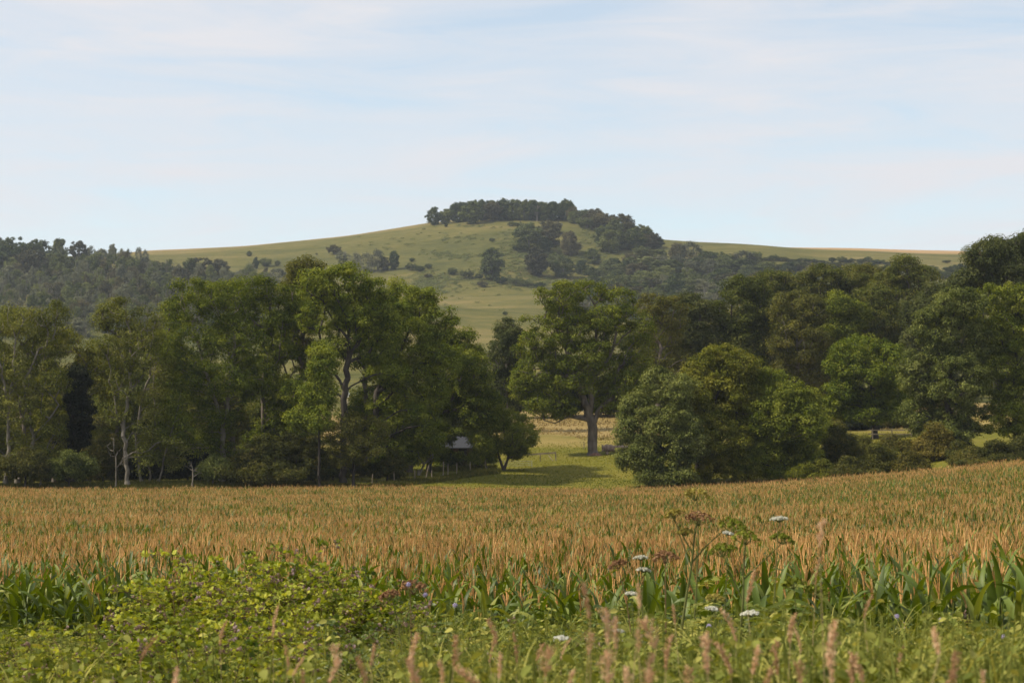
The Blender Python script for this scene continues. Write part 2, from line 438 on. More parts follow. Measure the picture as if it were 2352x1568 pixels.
def soil_mat():
    m, t, b, o = base_mat("field_soil")
    n = noise(t, 2.5, 6)
    t.links.new(ramp(t, [(0.3, (0.035, 0.025, 0.015)), (0.55, (0.07, 0.052, 0.03)), (0.75, (0.09, 0.08, 0.035))], n), b.inputs["Base Color"])
    b.inputs["Roughness"].default_value = 1; b.inputs["Specular IOR Level"].default_value = 0.1
    bump(t, b, n, 0.8, 0.05)
    return m
def meadow_mat():
    m, t, b, o = base_mat("meadow_grass")
    ge = N(t, "ShaderNodeNewGeometry")
    sx = N(t, "ShaderNodeSeparateXYZ"); t.links.new(ge.outputs["Position"], sx.inputs[0])
    nb = noise(t, 0.11, 4, sc=(0.5, 1, 1))
    nf = noise(t, 1.3, 6, sc=(0.55, 1.5, 1), rough=0.7)
    g = ramp(t, [(0.28, (0.068, 0.078, 0.008)), (0.45, (0.124, 0.120, 0.013)), (0.6, (0.185, 0.155, 0.024)), (0.78, (0.24, 0.178, 0.05))],
             math_(t, 'ADD', math_(t, 'MULTIPLY', nb, 0.5), math_(t, 'MULTIPLY', nf, 0.5)))
    d = ramp(t, [(0.3, (0.12, 0.095, 0.025)), (0.48, (0.25, 0.18, 0.065)), (0.72, (0.36, 0.27, 0.11))],
             math_(t, 'ADD', math_(t, 'MULTIPLY', nb, 0.4), math_(t, 'MULTIPLY', nf, 0.6)))
    w = math_(t, 'ADD', sx.outputs["Y"], math_(t, 'MULTIPLY', math_(t, 'SUBTRACT', nb, 0.5), 50))
    mrn = N(t, "ShaderNodeMapRange"); mrn.inputs["From Min"].default_value = 252; mrn.inputs["From Max"].default_value = 278; t.links.new(w, mrn.inputs["Value"])
    mixc = N(t, "ShaderNodeMix", data_type='RGBA'); t.links.new(mrn.outputs[0], mixc.inputs[0]); t.links.new(g, mixc.inputs[6]); t.links.new(d, mixc.inputs[7])
    t.links.new(mixc.outputs[2], b.inputs["Base Color"])
    b.inputs["Roughness"].default_value = 0.9; b.inputs["Specular IOR Level"].default_value = 0.1
    bump(t, b, nf, 0.9, 0.25)
    return m
def hill_mat():
    m, t, b, o = base_mat("downland_grass")
    ge = N(t, "ShaderNodeNewGeometry")
    sx = N(t, "ShaderNodeSeparateXYZ"); t.links.new(ge.outputs["Position"], sx.inputs[0])
    nl = noise(t, 0.006, 4)
    nm = noise(t, 0.05, 6, sc=(0.35, 1, 1), rough=0.65)
    nf = noise(t, 0.35, 5, sc=(0.45, 1, 1), rough=0.7)
    s = math_(t, 'ADD', math_(t, 'MULTIPLY', nl, 0.28), math_(t, 'ADD', math_(t, 'MULTIPLY', nm, 0.42), math_(t, 'MULTIPLY', nf, 0.36)))
    s = math_(t, 'SUBTRACT', s, 0.03)
    # drier, browner turf on the thin soil of the brow
    hb = N(t, "ShaderNodeMapRange"); hb.inputs["From Min"].default_value = 1330; hb.inputs["From Max"].default_value = 1450
    hb.inputs["To Max"].default_value = 0.17
    t.links.new(sx.outputs["Y"], hb.inputs["Value"])
    s = math_(t, 'ADD', s, hb.outputs[0])
    c = ramp(t, [(0.34, (0.044, 0.050, 0.014)), (0.43, (0.074, 0.076, 0.020)), (0.51, (0.108, 0.101, 0.027)), (0.59, (0.16, 0.130, 0.043)), (0.70, (0.26, 0.185, 0.085))], s)
    # the stubble field on the plateau to the right
    mx1 = N(t, "ShaderNodeMapRange"); mx1.inputs["From Min"].default_value = 130; mx1.inputs["From Max"].default_value = 200; t.links.new(sx.outputs["X"], mx1.inputs["Value"])
    mx2 = N(t, "ShaderNodeMapRange"); mx2.inputs["From Min"].default_value = 1325; mx2.inputs["From Max"].default_value = 1350; t.links.new(math_(t, 'ADD', sx.outputs["Y"], math_(t, 'MULTIPLY', nm, 30)), mx2.inputs["Value"])
    mc = N(t, "ShaderNodeMix", data_type='RGBA'); t.links.new(math_(t, 'MULTIPLY', mx1.outputs[0], mx2.outputs[0]), mc.inputs[0]); t.links.new(c, mc.inputs[6])
    t.links.new(ramp(t, [(0.3, (.28, .18, .085)), (0.7, (.38, .26, .13))], nf), mc.inputs[7]); c = mc.outputs[2]
    t.links.new(c, b.inputs["Base Color"])
    b.inputs["Roughness"].default_value = 0.95; b.inputs["Specular IOR Level"].default_value = 0.05
    bump(t, b, math_(t, 'ADD', nf, nm), 0.8, 1.2)
    return m
sheet("ground", -90, 204, soil_mat())
sheet("meadow", 204, 330, meadow_mat())
sheet("hill", 330, 2600, hill_mat())

# ------------------------------------------------------------------ tree builder
def skeleton(targets, base, stems, r_base, gen, spread=0.32, wob=0.05, step=0.7, expo=2.35):
    """stems: list of polylines (first starts at base). Each target is joined to the cheapest node."""
    P, par, plen = [], [], []
    def addn(p, pa):
        P.append(np.array(p, float)); par.append(pa)
        plen.append(0 if pa < 0 else plen[pa] + np.linalg.norm(P[-1] - P[pa])); return len(P) - 1
    root = addn(base, -1)
    for stm in stems:
        pa = root
        pts = [np.array(q, float) for q in stm]
        if np.linalg.norm(pts[0] - P[root]) > 0.3:      # starts on an existing node
            pa = int(np.argmin([np.linalg.norm(q - pts[0]) for q in P])); pts = pts[1:]
        prev = P[pa]
        for q in pts:
            dl = np.linalg.norm(q - prev)
            if dl < 0.05: continue
            k = max(1, int(dl / step))
            for i in range(1, k + 1):
                w = gen.normal(size=3) * wob * min(dl, 3.0) * (0.6 if i < k else 0.2); w[2] *= 0.3
                pa = addn(prev + (q - prev) * i / k + w, pa)
            prev = q
    fork = P[-1]
    order = np.argsort(np.linalg.norm(targets - fork, axis=1))
    cap = 40 * len(targets) + 400
    A = np.zeros((cap, 3)); PL = np.zeros(cap); nn = len(P)
    A[:nn] = P; PL[:nn] = plen
    zmin_attach = base[2] + 0.12 * (targets[:, 2].max() - base[2])
    tips = []
    for ti in order:
        t = targets[ti]
        dv = t - A[:nn]; dist = np.linalg.norm(dv, axis=1)
        dxy = np.linalg.norm(dv[:, :2], axis=1)
        cost = dist + spread * PL[:nn] + 0.9 * np.maximum(0, A[:nn, 2] - t[2] + 0.25 * dxy) + 4.0 * np.maximum(0, zmin_attach - A[:nn, 2])
        pa = int(np.argmin(cost))
        p0 = A[pa].copy(); dl = dist[pa]
        k = max(1, int(dl / step))
        up = np.array([0, 0, 0.13 * dl])
        for i in range(1, k + 1):
            f = i / k
            q = p0 + (t - p0) * f + up * math.sin(math.pi * f) * 0.7 + gen.normal(size=3) * wob * min(dl, 2.5) * (1 - f)
            par.append(pa); A[nn] = q; PL[nn] = PL[pa] + np.linalg.norm(q - A[pa]); pa = nn; nn += 1
            if nn >= cap - 50: break
        tips.append(pa)
        if nn >= cap - 60: break
    A = A[:nn]; par = np.array(par[:nn])
    w = np.zeros(nn); w[tips] += 1
    for i in range(nn - 1, 0, -1):
        w[par[i]] += max(w[i], 0.3)
    rr = (np.maximum(w, 0.3) / max(w[0], 1)) ** (1 / expo) * r_base
    return A, par, rr

def tree_mesh(base, lobes, Y, gen, mats, stems=None, r_base=0.3, clump=0.85, n_clump=220, per=60, leaf=0.30, shell=0.55,
              depth=0.85, thin=0.0, branch_mat=None, min_r=0.016, droop=0.0, jitter=0.18, skirt=0):
    """lobes in photo pixels at distance Y: (px, py, rx, ry). Returns trunk mesh and crown mesh, local to the base."""
    s = Y / F
    C, Rr = [], []
    per = int(per * 1.6); leaf = leaf * 0.86; n_clump = int(n_clump * 1.05)
    lobes = list(lobes)
    if skirt:
        low = max(l[1] + l[3] for l in lobes); pb = proj(base)[1]; mx_ = np.mean([l[0] for l in lobes]); wx = np.std([l[0] for l in lobes]) + 25
        for k in range(skirt):
            f = (k + .5) / skirt
            lobes.append((mx_ + gen.normal() * wx * .7, low - 20 + (pb - 25 - low) * f, 30 + 14 * gen.random(), 26 + 14 * gen.random()))
    for i, (px, py, rx, ry) in enumerate(lobes):
        c = pt(px, py, Y)
        c[1] += gen.normal() * depth * rx * s * 0.45
        C.append(c - base); Rr.append([rx * s, (0.5 * rx + 0.5 * max(rx, ry)) * s * depth, ry * s])
    C = np.array(C); Rr = np.array(Rr)
    vol = (Rr[:, 0] * Rr[:, 2] * Rr[:, 1]) ** 0.75
    num = np.maximum(3, (n_clump * vol / vol.sum()).astype(int))
    T = []
    for c, r_, k in zip(C, Rr, num):
        d = unit(gen.normal(size=(k, 3)))
        rad = gen.random(k) ** (1 / 3.0) * (1 - shell) + shell * (0.75 + 0.3 * gen.random(k))
        rad *= 1 + jitter * gen.normal(size=k) * 0.6
        T.append(c + d * rad[:, None] * np.maximum(r_ - clump * 0.45, 0.3))
    T = np.concatenate(T)
    T[:, 2] = np.maximum(T[:, 2], 0.35)
    top = C[np.argmax(C[:, 2])]
    if stems is None:
        zc = C[:, 2].min(); mean = C.mean(0)
        hf = max(0.25 * C[:, 2].mean(), min(zc * 0.8, 0.45 * top[2]))
        stems = [[(0, 0, 0), (mean[0] * 0.12, mean[1] * 0.1, hf * 0.5), (mean[0] * 0.3, mean[1] * 0.25, hf), (mean[0] * 0.7 + top[0] * 0.15, mean[1] * 0.7, hf + (top[2] - hf) * 0.5)]]
    else:
        stems = [[np.array(q) - base for q in st] for st in stems]
    A, par, rr = skeleton(T, np.zeros(3), stems, r_base, gen)
    if branch_mat is BARK_PALE: rr = rr * .80
    tm = MB()
    i = np.arange(1, len(A)); keep = (rr[i] > min_r)
    i = i[keep]
    r0 = np.minimum(rr[par[i]], rr[i] * 1.5)
    d = unit(A[i] - A[par[i]])
    p0 = A[par[i]] - d * (r0 * 0.25)[:, None]
    big = rr[i] > 0.12
    tubes(tm, p0[big], A[i][big], r0[big], rr[i][big], 9, 0)
    tubes(tm, p0[~big], A[i][~big], r0[~big], rr[i][~big], 4, 0)
    # root flare
    tubes(tm, [[0, 0, -0.5]], [[0, 0, 0.55]], r_base * 1.75, r_base * 1.0, 10, 0)
    cm = MB()
    keepc = gen.random(len(T)) > thin
    T2 = T[keepc]
    m = len(T2)
    k = np.maximum(8, (per * (0.55 + 0.9 * gen.random(m)))).astype(int)
    ci = np.repeat(np.arange(m), k); n = len(ci)
    csz = clump * (0.6 + 0.85 * gen.random(m))
    dirs = unit(gen.normal(size=(n, 3)))
    rad = (0.25 + 0.75 * gen.random(n) ** 0.5)
    off = dirs * rad[:, None] * np.stack([csz[ci], csz[ci], csz[ci] * 0.62], 1)
    off[:, 2] -= droop * (off[:, 0] ** 2 + off[:, 1] ** 2) / np.maximum(csz[ci], .1)
    pos = T2[ci] + off
    nrm = unit(dirs * np.array([1, 1, 0.9]) + np.array([0, 0, 0.8]) + 0.36 * gen.normal(size=(n, 3)))
    tint = np.clip(0.5 + 0.17 * gen.normal(size=m)[ci] + 0.17 * gen.normal(size=n), 0, 1)
    sz = leaf * (0.6 + 0.8 * gen.random(n))
    axis = dirs + np.array([0, 0, -0.4]) + 0.5 * gen.normal(size=(n, 3))
    keepg = pos[:, 2] > 0.05
    kites(cm, pos[keepg], nrm[keepg], sz[keepg], 0.55, 0, tint[keepg], axis[keepg])
    return tm.mesh("trunk", [branch_mat or BARK_MID]), cm.mesh("crown", mats)

SEED = [100]
def tree(name, label, px, Y, lobes, mat, group=None, cat="tree", stems=None, **kw):
    SEED[0] += 1
    gen = np.random.default_rng(SEED[0])
    b = base_at(px, Y)
    if stems: stems = [[pt(q[0], q[1], Y + (q[2] if len(q) > 2 else 0)) for q in st] for st in stems]
    if stems: stems[0][0] = b.copy()
    tm, cm = tree_mesh(b, lobes, Y, gen, [mat], stems=stems, **kw)
    e = empty(name, label, cat, b, 0, group)
    obj("trunk", tm, e); obj("crown", cm, e)
    return e

# ---- the tree belt on the left
G = "trees of the belt behind the maize"
tree("ash_tree", "thin-crowned ash with a pale low fork at the far left of the tree belt", 14, 206,
     [(-30, 770, 80, 75), (30, 735, 65, 50), (15, 860, 70, 60), (-50, 880, 60, 80), (40, 930, 45, 50), (30, 1010, 35, 40)], ASH_THIN, G, stems=[[(14, 1115), (17, 1050), (19, 960), (30, 870), (35, 780)], [(19, 960), (60, 900), (80, 850)], [(19, 960), (10, 880), (-10, 800)]],
     r_base=0.24, n_clump=230, per=46, leaf=0.26, thin=0.08, skirt=2, branch_mat=BARK_PALE)
tree("ash_tree", "leaning pale-stemmed ash curving right beside the far left ash", 41, 207,
     [(110, 735, 55, 50), (95, 810, 55, 60), (140, 705, 28, 24), (125, 880, 50, 40), (75, 950, 40, 40)], ASH_THIN, G, stems=[[(41, 1115), (60, 1060), (78, 1000), (62, 930), (56, 880), (90, 800)], [(78, 1000), (115, 960), (135, 930)], [(50, 1090), (90, 1060), (115, 1040)]],
     r_base=0.25, n_clump=190, per=44, leaf=0.26, thin=0.08, skirt=3, branch_mat=BARK_PALE)
tree("columnar_tree", "olive yellow columnar tree beside the black evergreen", 125, 216, [(118, 870, 34, 45), (120, 950, 36, 60), (125, 1020, 36, 45)], GOLD, G, r_base=0.2, n_clump=150, per=80, leaf=0.26, clump=0.7)
tree("evergreen_tree", "nearly black dense evergreen in the left of the belt", 170, 218, [(172, 880, 34, 50), (172, 950, 42, 65), (168, 1030, 46, 55)], YEW, G, r_base=0.22, n_clump=200, per=110, leaf=0.26, clump=0.7, branch_mat=BARK_DARK)
tree("young_tree", "yellow-green young ash with a domed top behind the evergreen", 200, 224, [(150, 780, 60, 40), (215, 812, 42, 42), (190, 850, 45, 45), (240, 870, 40, 60)], GOLD, G, r_base=0.16, n_clump=170, per=52, leaf=0.26, thin=0.1)
tree("ash_tree", "half-bare ash with a straight silvery trunk and dead low branches", 294, 206,
     [(285, 712, 48, 34), (340, 735, 42, 45), (262, 790, 45, 55), (330, 810, 50, 60), (290, 870, 50, 50), (265, 950, 40, 40)], ASH_THIN, G, stems=[[(294, 1118), (287, 1050), (283, 970), (298, 900), (300, 800), (292, 740)], [(283, 970), (250, 935), (228, 925)], [(298, 900), (330, 860), (345, 790)], [(287, 1050), (262, 1075), (232, 1088)], [(283, 985), (268, 950), (262, 900)]],
     r_base=0.27, n_clump=230, per=40, leaf=0.25, thin=0.15, skirt=3, branch_mat=BARK_PALE)
tree("ash_tree", "slim grey-stemmed ash just right of the silvery trunk", 326, 208,
     [(345, 770, 34, 45), (370, 850, 40, 60), (345, 930, 36, 55), (335, 1010, 30, 40)], ASH_THIN, G, stems=[[(326, 1116), (318, 1060), (312, 1000), (322, 930), (345, 850), (350, 780)]], r_base=0.17, n_clump=150, per=42, leaf=0.25, thin=0.1, skirt=2, branch_mat=BARK_PALE)
tree("ash_tree", "spindly ash with an upright bare stem among the thin ashes", 345, 209,
     [(372, 800, 30, 45), (392, 900, 36, 60), (380, 980, 34, 50)], ASH, G, stems=[[(345, 1116), (348, 1040), (356, 940), (352, 860), (365, 800)]], r_base=0.13, n_clump=120, per=42, leaf=0.25, thin=0.1, skirt=2, branch_mat=BARK_PALE)
tree("ash_tree", "leaning spindly ash whose thin stem tilts right over the shrubs", 364, 208,
     [(410, 930, 34, 50), (395, 1000, 36, 36), (425, 990, 30, 40)], ASH, G, stems=[[(364, 1116), (375, 1060), (392, 1000), (405, 950)]], r_base=0.12, n_clump=90, per=44, leaf=0.25, thin=0.15, branch_mat=BARK_PALE)
tree("ash_tree", "broad ash on a pale trunk that forks in a clear Y above a dark bush", 511, 212,
     [(425, 715, 62, 52), (510, 690, 75, 55), (440, 800, 70, 60), (545, 780, 80, 70), (500, 870, 95, 55), (410, 860, 45, 60), (580, 870, 50, 60), (480, 950, 60, 40), (440, 660, 45, 25)], ASH, G, stems=[[(511, 1110), (511, 1040), (512, 982)], [(512, 982), (498, 930), (478, 870), (462, 810), (440, 740)], [(512, 982), (522, 920), (530, 850), (538, 780), (535, 720)]],
     r_base=0.34, n_clump=420, per=56, leaf=0.27, thin=0.03, skirt=4, branch_mat=BARK_PALE)
tree("ash_tree", "mid-green ash with several dark stems left of the tallest ash", 598, 218,
     [(590, 660, 52, 36), (650, 690, 50, 52), (640, 780, 50, 70), (615, 870, 50, 50), (560, 700, 36, 40), (640, 950, 40, 45)], ASH, G, r_base=0.27, n_clump=280, per=58, leaf=0.27, thin=0.02, skirt=3, branch_mat=BARK_MID)
tree("ash_tree", "dull olive tree top showing above the shoulder of the tallest ash", 690, 226, [(705, 622, 48, 36), (672, 670, 40, 45), (720, 680, 40, 40), (690, 760, 45, 60)], OLIVE, G, r_base=0.28, n_clump=200, per=56, leaf=0.28, thin=0.05)
tree("ash_tree", "tallest bright green ash with a dark trunk that splits into spreading limbs", 788, 211,
     [(730, 655, 50, 42), (800, 648, 70, 44), (870, 668, 60, 42), (745, 725, 65, 55), (830, 730, 75, 60), (900, 740, 50, 55), (770, 800, 60, 30), (870, 810, 50, 40)], ASH_B, G, stems=[[(788, 1112), (789, 1000), (793, 900), (803, 815), (802, 760), (790, 700)], [(803, 815), (832, 770), (860, 720)], [(802, 770), (770, 745), (745, 700)], [(793, 900), (770, 860), (745, 830)]],
     r_base=0.36, n_clump=470, per=66, leaf=0.28, shell=0.6, skirt=5, branch_mat=BARK_DARK)
tree("ash_tree", "big bright green ash whose rounded crown slopes down from the tallest ash", 866, 217,
     [(945, 690, 65, 45), (1000, 745, 55, 55), (940, 780, 75, 65), (1010, 830, 55, 60), (900, 860, 60, 50), (970, 900, 70, 60), (880, 935, 50, 40)], ASH_B, G, stems=[[(880, 1105), (870, 1020), (862, 960), (866, 900), (905, 830), (940, 760)], [(866, 900), (960, 850), (1000, 800)]],
     r_base=0.36, n_clump=460, per=66, leaf=0.28, shell=0.55, skirt=4, branch_mat=BARK_DARK)
tree("ash_tree", "leaning ash forming the darker right shoulder of the belt beside the meadow", 940, 224,
     [(1060, 800, 52, 55), (1085, 860, 55, 60), (1110, 930, 52, 50), (1040, 910, 60, 60), (995, 945, 50, 40), (1090, 960, 40, 24), (985, 830, 40, 40)], ASH, G, stems=[[(940, 1095), (955, 1040), (966, 985), (985, 930), (1030, 870), (1060, 820)], [(966, 985), (1010, 950), (1060, 935)]],
     r_base=0.32, n_clump=420, per=68, leaf=0.28, branch_mat=BARK_MID)
tree("young_tree", "bright lime green young tree low in front of the tallest ash", 735, 205, [(745, 840, 40, 50), (735, 905, 46, 50), (690, 960, 36, 45), (740, 960, 36, 40)], ASH_B, G, r_base=0.14, n_clump=170, per=62, leaf=0.27, branch_mat=BARK_DARK)
tree("young_tree", "leafy young tree with crooked twin stems in front of the brick shed", 962, 219, [(975, 990, 38, 30), (935, 1010, 34, 36), (990, 1020, 26, 30), (950, 960, 36, 30), (945, 1050, 30, 26)], ASH, G, stems=[[(962, 1092), (975, 1065), (995, 1050), (990, 1010)], [(975, 1065), (1010, 1018), (1040, 1045)]], r_base=0.13, n_clump=120, per=56, leaf=0.24, clump=0.7, branch_mat=BARK_PALE)
for px, Y, lob, m, lb in ((690, 222, [(690, 720, 55, 50), (650, 790, 50, 60), (720, 820, 50, 50), (690, 890, 55, 60), (670, 970, 50, 50)], ASH, "mid-green ash filling behind the lime green young tree"), (840, 224, [(800, 700, 60, 50), (870, 730, 60, 60), (850, 800, 60, 60), (890, 870, 55, 60), (850, 940, 60, 50)], ASH_B, "bright ash hidden behind the two biggest ashes"),
        (985, 226, [(960, 720, 50, 46), (1010, 790, 60, 55), (960, 850, 60, 60), (1040, 880, 50, 60), (1000, 950, 60, 50)], ASH, "ash filling behind the sloping crown of the big bright ash"), (545, 228, [(470, 680, 50, 40), (540, 680, 60, 45), (600, 730, 50, 50), (520, 770, 60, 50), (450, 860, 50, 60), (570, 850, 60, 60), (520, 930, 60, 50)], ASH, "ash filling behind the Y-forked ash"),
        (395, 226, [(400, 720, 36, 40), (385, 800, 45, 55), (410, 890, 45, 55), (380, 970, 45, 50)], ASH, "ash behind the slim grey ash"), (270, 228, [(250, 730, 40, 40), (300, 780, 46, 50), (260, 860, 46, 55), (290, 950, 46, 50)], ASH_THIN, "thin ash behind the half-bare ash"), (70, 226, [(30, 740, 60, 40), (90, 790, 50, 50), (40, 860, 55, 55), (80, 950, 50, 50), (20, 1010, 50, 40)], ASH_THIN, "thin ash behind the two leaning far left ashes"), (-50, 224, [(-40, 760, 60, 50), (-20, 850, 50, 60), (-40, 950, 50, 60)], ASH, "ash cut by the left border of the photo")):
    tree("ash_tree", lb, px, Y, lob, m, "trees of the belt behind the maize", r_base=0.28, n_clump=55 * len(lob), per=60, leaf=0.28, thin=0.02, skirt=2, branch_mat=BARK_MID)
GS = "shrubs under the tree belt"
tree("bush", "broad dark brownish hawthorn bush under the Y-forked ash", 630, 206, [(610, 1040, 70, 45), (545, 1080, 55, 32), (670, 1040, 60, 60), (720, 1060, 45, 50), (640, 1085, 90, 30)], HAW, GS, "bush", r_base=0.16, n_clump=330, per=90, leaf=0.22, clump=0.7, branch_mat=BARK_DARK)
tree("bush", "twiggy olive hawthorn on a dark short trunk at the field edge", 812, 206, [(785, 1000, 50, 42), (835, 1035, 52, 36), (860, 990, 40, 45), (790, 1050, 50, 28), (810, 970, 40, 30)], OLIVE, GS, "bush", r_base=0.17, n_clump=240, per=48, leaf=0.20, clump=0.65, thin=0.12, branch_mat=BARK_DARK)
tree("hawthorn_tree", "small round hawthorn on a short black forked trunk at the meadow edge", 1157, 226, [(1150, 990, 58, 40), (1192, 1005, 40, 38), (1112, 1005, 36, 36), (1160, 1025, 62, 24), (1140, 960, 44, 30), (1105, 965, 50, 40), (1210, 1000, 36, 34), (1180, 1038, 48, 18), (1112, 1040, 40, 20), (1175, 965, 40, 30)], ASH, GS, "tree", stems=[[(1157, 1080), (1148, 1055), (1140, 1020)], [(1157, 1080), (1166, 1055), (1172, 1020)]], r_base=0.18, n_clump=380, per=64, leaf=0.21, clump=0.65, branch_mat=BARK_DARK)
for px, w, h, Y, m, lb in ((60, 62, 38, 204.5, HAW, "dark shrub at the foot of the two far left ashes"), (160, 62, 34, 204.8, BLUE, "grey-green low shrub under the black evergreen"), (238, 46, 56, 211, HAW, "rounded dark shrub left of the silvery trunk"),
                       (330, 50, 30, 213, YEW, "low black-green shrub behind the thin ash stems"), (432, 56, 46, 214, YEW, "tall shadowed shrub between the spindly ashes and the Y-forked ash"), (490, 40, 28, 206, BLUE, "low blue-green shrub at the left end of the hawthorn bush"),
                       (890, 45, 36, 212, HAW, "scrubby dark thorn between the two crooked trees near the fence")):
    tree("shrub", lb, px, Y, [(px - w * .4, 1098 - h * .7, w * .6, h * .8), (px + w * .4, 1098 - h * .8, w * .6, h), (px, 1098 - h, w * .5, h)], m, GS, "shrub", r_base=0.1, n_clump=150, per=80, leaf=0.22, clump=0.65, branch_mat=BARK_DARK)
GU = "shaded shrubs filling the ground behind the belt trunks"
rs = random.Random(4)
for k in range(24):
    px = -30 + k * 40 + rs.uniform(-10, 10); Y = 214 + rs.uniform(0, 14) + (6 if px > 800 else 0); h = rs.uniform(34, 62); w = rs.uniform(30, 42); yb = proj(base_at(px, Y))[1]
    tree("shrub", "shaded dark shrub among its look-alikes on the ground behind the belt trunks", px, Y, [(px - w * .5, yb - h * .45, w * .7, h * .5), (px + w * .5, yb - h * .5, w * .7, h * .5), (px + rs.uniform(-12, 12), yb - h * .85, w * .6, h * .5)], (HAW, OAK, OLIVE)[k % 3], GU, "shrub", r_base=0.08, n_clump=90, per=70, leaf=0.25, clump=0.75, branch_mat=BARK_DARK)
# bare dead branches standing in the belt
for px, Y, hh, lb in ((268, 205, 120, "bare dead sapling with grey twigs left of the silvery trunk"), (443, 205, 62, "twisted dead thorn with bare grey branches at the field edge"), (95, 205, 80, "leafless grey sapling bending over the maize edge")):
    tree("dead_sapling", lb, px, Y, [(px - 12, 1112 - hh * .75, 20, hh * .3), (px + 14, 1112 - hh * .55, 24, hh * .3)], ASH_THIN, None, "dead tree", r_base=0.09, n_clump=46, per=8, thin=0.9, leaf=0.1, branch_mat=BARK_PALE)
# darker second row behind the belt
for i, (px, top, w, Y, m) in enumerate(((-60, 790, 70, 240, OAK), (55, 830, 70, 250, OLIVE), (150, 900, 50, 262, OAK), (255, 900, 60, 246, OAK), (400, 880, 65, 250, HAW), (560, 915, 60, 258, OAK), (680, 890, 50, 262, BLUE), (1010, 870, 60, 258, OAK), (1095, 880, 55, 275, OAK))):
    lbs = ("dark oak behind the far left ashes", "olive tree filling behind the leaning ash", "dark low tree behind the black evergreen", "dark oak behind the half-bare ash", "dusky thorn tree behind the spindly ashes", "dark tree behind the Y-forked ash", "blue-green tree behind the dull olive top", "dark oak behind the brick shed", "shaded oak behind the small round hawthorn")
    hb = (1080 - top)
    tree("background_tree", lbs[i], px, Y, [(px, top + hb * .28, w, hb * .28), (px - w * .5, top + hb * .55, w * .8, hb * .3), (px + w * .5, top + hb * .58, w * .8, hb * .3), (px, top + hb * .75, w, hb * .22)], m, "shaded trees behind the belt", r_base=0.25, n_clump=230, per=70, leaf=0.32, clump=1.0, branch_mat=BARK_DARK)

for i, (px, top, w, Y, m, lb) in enumerate(((-40, 745, 75, 292, OAK, "dark wood tree behind the leftmost oak"), (90, 770, 70, 286, HAW, "dusky tree far behind the leaning ash"), (215, 790, 60, 296, OAK, "dark tree in the gap left of the half-bare ash"), (330, 785, 62, 288, BLUE, "blue-green tree far behind the slim grey ash"),
        (455, 790, 70, 294, OAK, "dark tree far behind the left limb of the Y-forked ash"), (580, 800, 66, 286, HAW, "dusky tree behind the mid-green many-stemmed ash"), (640, 870, 46, 236, OAK, "shaded tree behind the lime green young tree"), (855, 880, 60, 244, OAK, "shaded tree between the two biggest ashes"), (930, 890, 60, 250, OLIVE, "olive tree behind the leaning dark ash"), (500, 860, 60, 238, OLIVE, "olive tree behind the Y-fork"), (330, 900, 56, 236, OAK, "shaded tree right behind the spindly ashes"), (200, 950, 46, 236, HAW, "shaded thorn behind the black evergreen"))):
    hb = (1080 - top)
    tree("background_tree", lb, px, Y, [(px, top + hb * .22, w, hb * .22), (px - w * .55, top + hb * .42, w * .8, hb * .25), (px + w * .5, top + hb * .45, w * .8, hb * .25), (px, top + hb * .65, w * .9, hb * .25), (px, top + hb * .85, w * .9, hb * .15)], m, "shaded trees behind the belt", r_base=0.25, n_clump=230, per=60, leaf=0.34, clump=1.05, branch_mat=BARK_DARK)
# ---- centre
tree("ash_tree", "big spreading ash with a thick bare grey trunk alone in the meadow", 1362, 245,
     [(1280, 678, 56, 40), (1350, 668, 55, 34), (1432, 690, 42, 46), (1250, 765, 62, 55), (1340, 760, 75, 60), (1430, 780, 58, 65), (1228, 860, 52, 55), (1310, 860, 70, 55), (1405, 860, 55, 55), (1240, 932, 48, 30), (1300, 930, 50, 28), (1400, 920, 50, 32), (1480, 760, 34, 55), (1270, 900, 60, 40), (1440, 880, 50, 40), (1350, 820, 80, 50), (1215, 900, 40, 30), (1460, 840, 40, 40), (1390, 730, 60, 45), (1300, 720, 60, 40), (1455, 890, 45, 36), (1225, 800, 45, 50), (1290, 820, 60, 50), (1270, 945, 50, 22), (1420, 935, 40, 22), (1200, 880, 36, 50)], ASH, None,
     stems=[[(1362, 1043), (1361, 1000), (1358, 965), (1356, 900), (1366, 840), (1372, 760), (1365, 700)], [(1358, 960), (1340, 915), (1322, 870), (1300, 800), (1285, 720)], [(1359, 975), (1372, 945), (1392, 925), (1430, 900)], [(1356, 890), (1400, 820), (1425, 740)], [(1358, 960), (1310, 955), (1275, 972), (1250, 965)], [(1322, 870), (1270, 850), (1235, 830)]],
     r_base=0.60, n_clump=1050, per=58, leaf=0.28, thin=0.03, jitter=0.2)
tree("oak_tree", "rusty brown oak showing behind the left edge of the meadow ash", 1160, 278, [(1172, 765, 42, 45), (1150, 820, 40, 55), (1190, 840, 40, 50), (1140, 890, 40, 50)], OAK_BROWN, None, r_base=0.35, n_clump=220, per=70, leaf=0.32, clump=1.0)
tree("sallow_tree", "faded olive tree with thin bare twigs behind the right edge of the meadow ash", 1510, 285, [(1495, 705, 40, 36), (1545, 712, 45, 42), (1520, 780, 55, 60), (1490, 840, 45, 55), (1560, 850, 50, 60)], OLIVE, None, r_base=0.35, n_clump=260, per=62, leaf=0.31, clump=1.0)
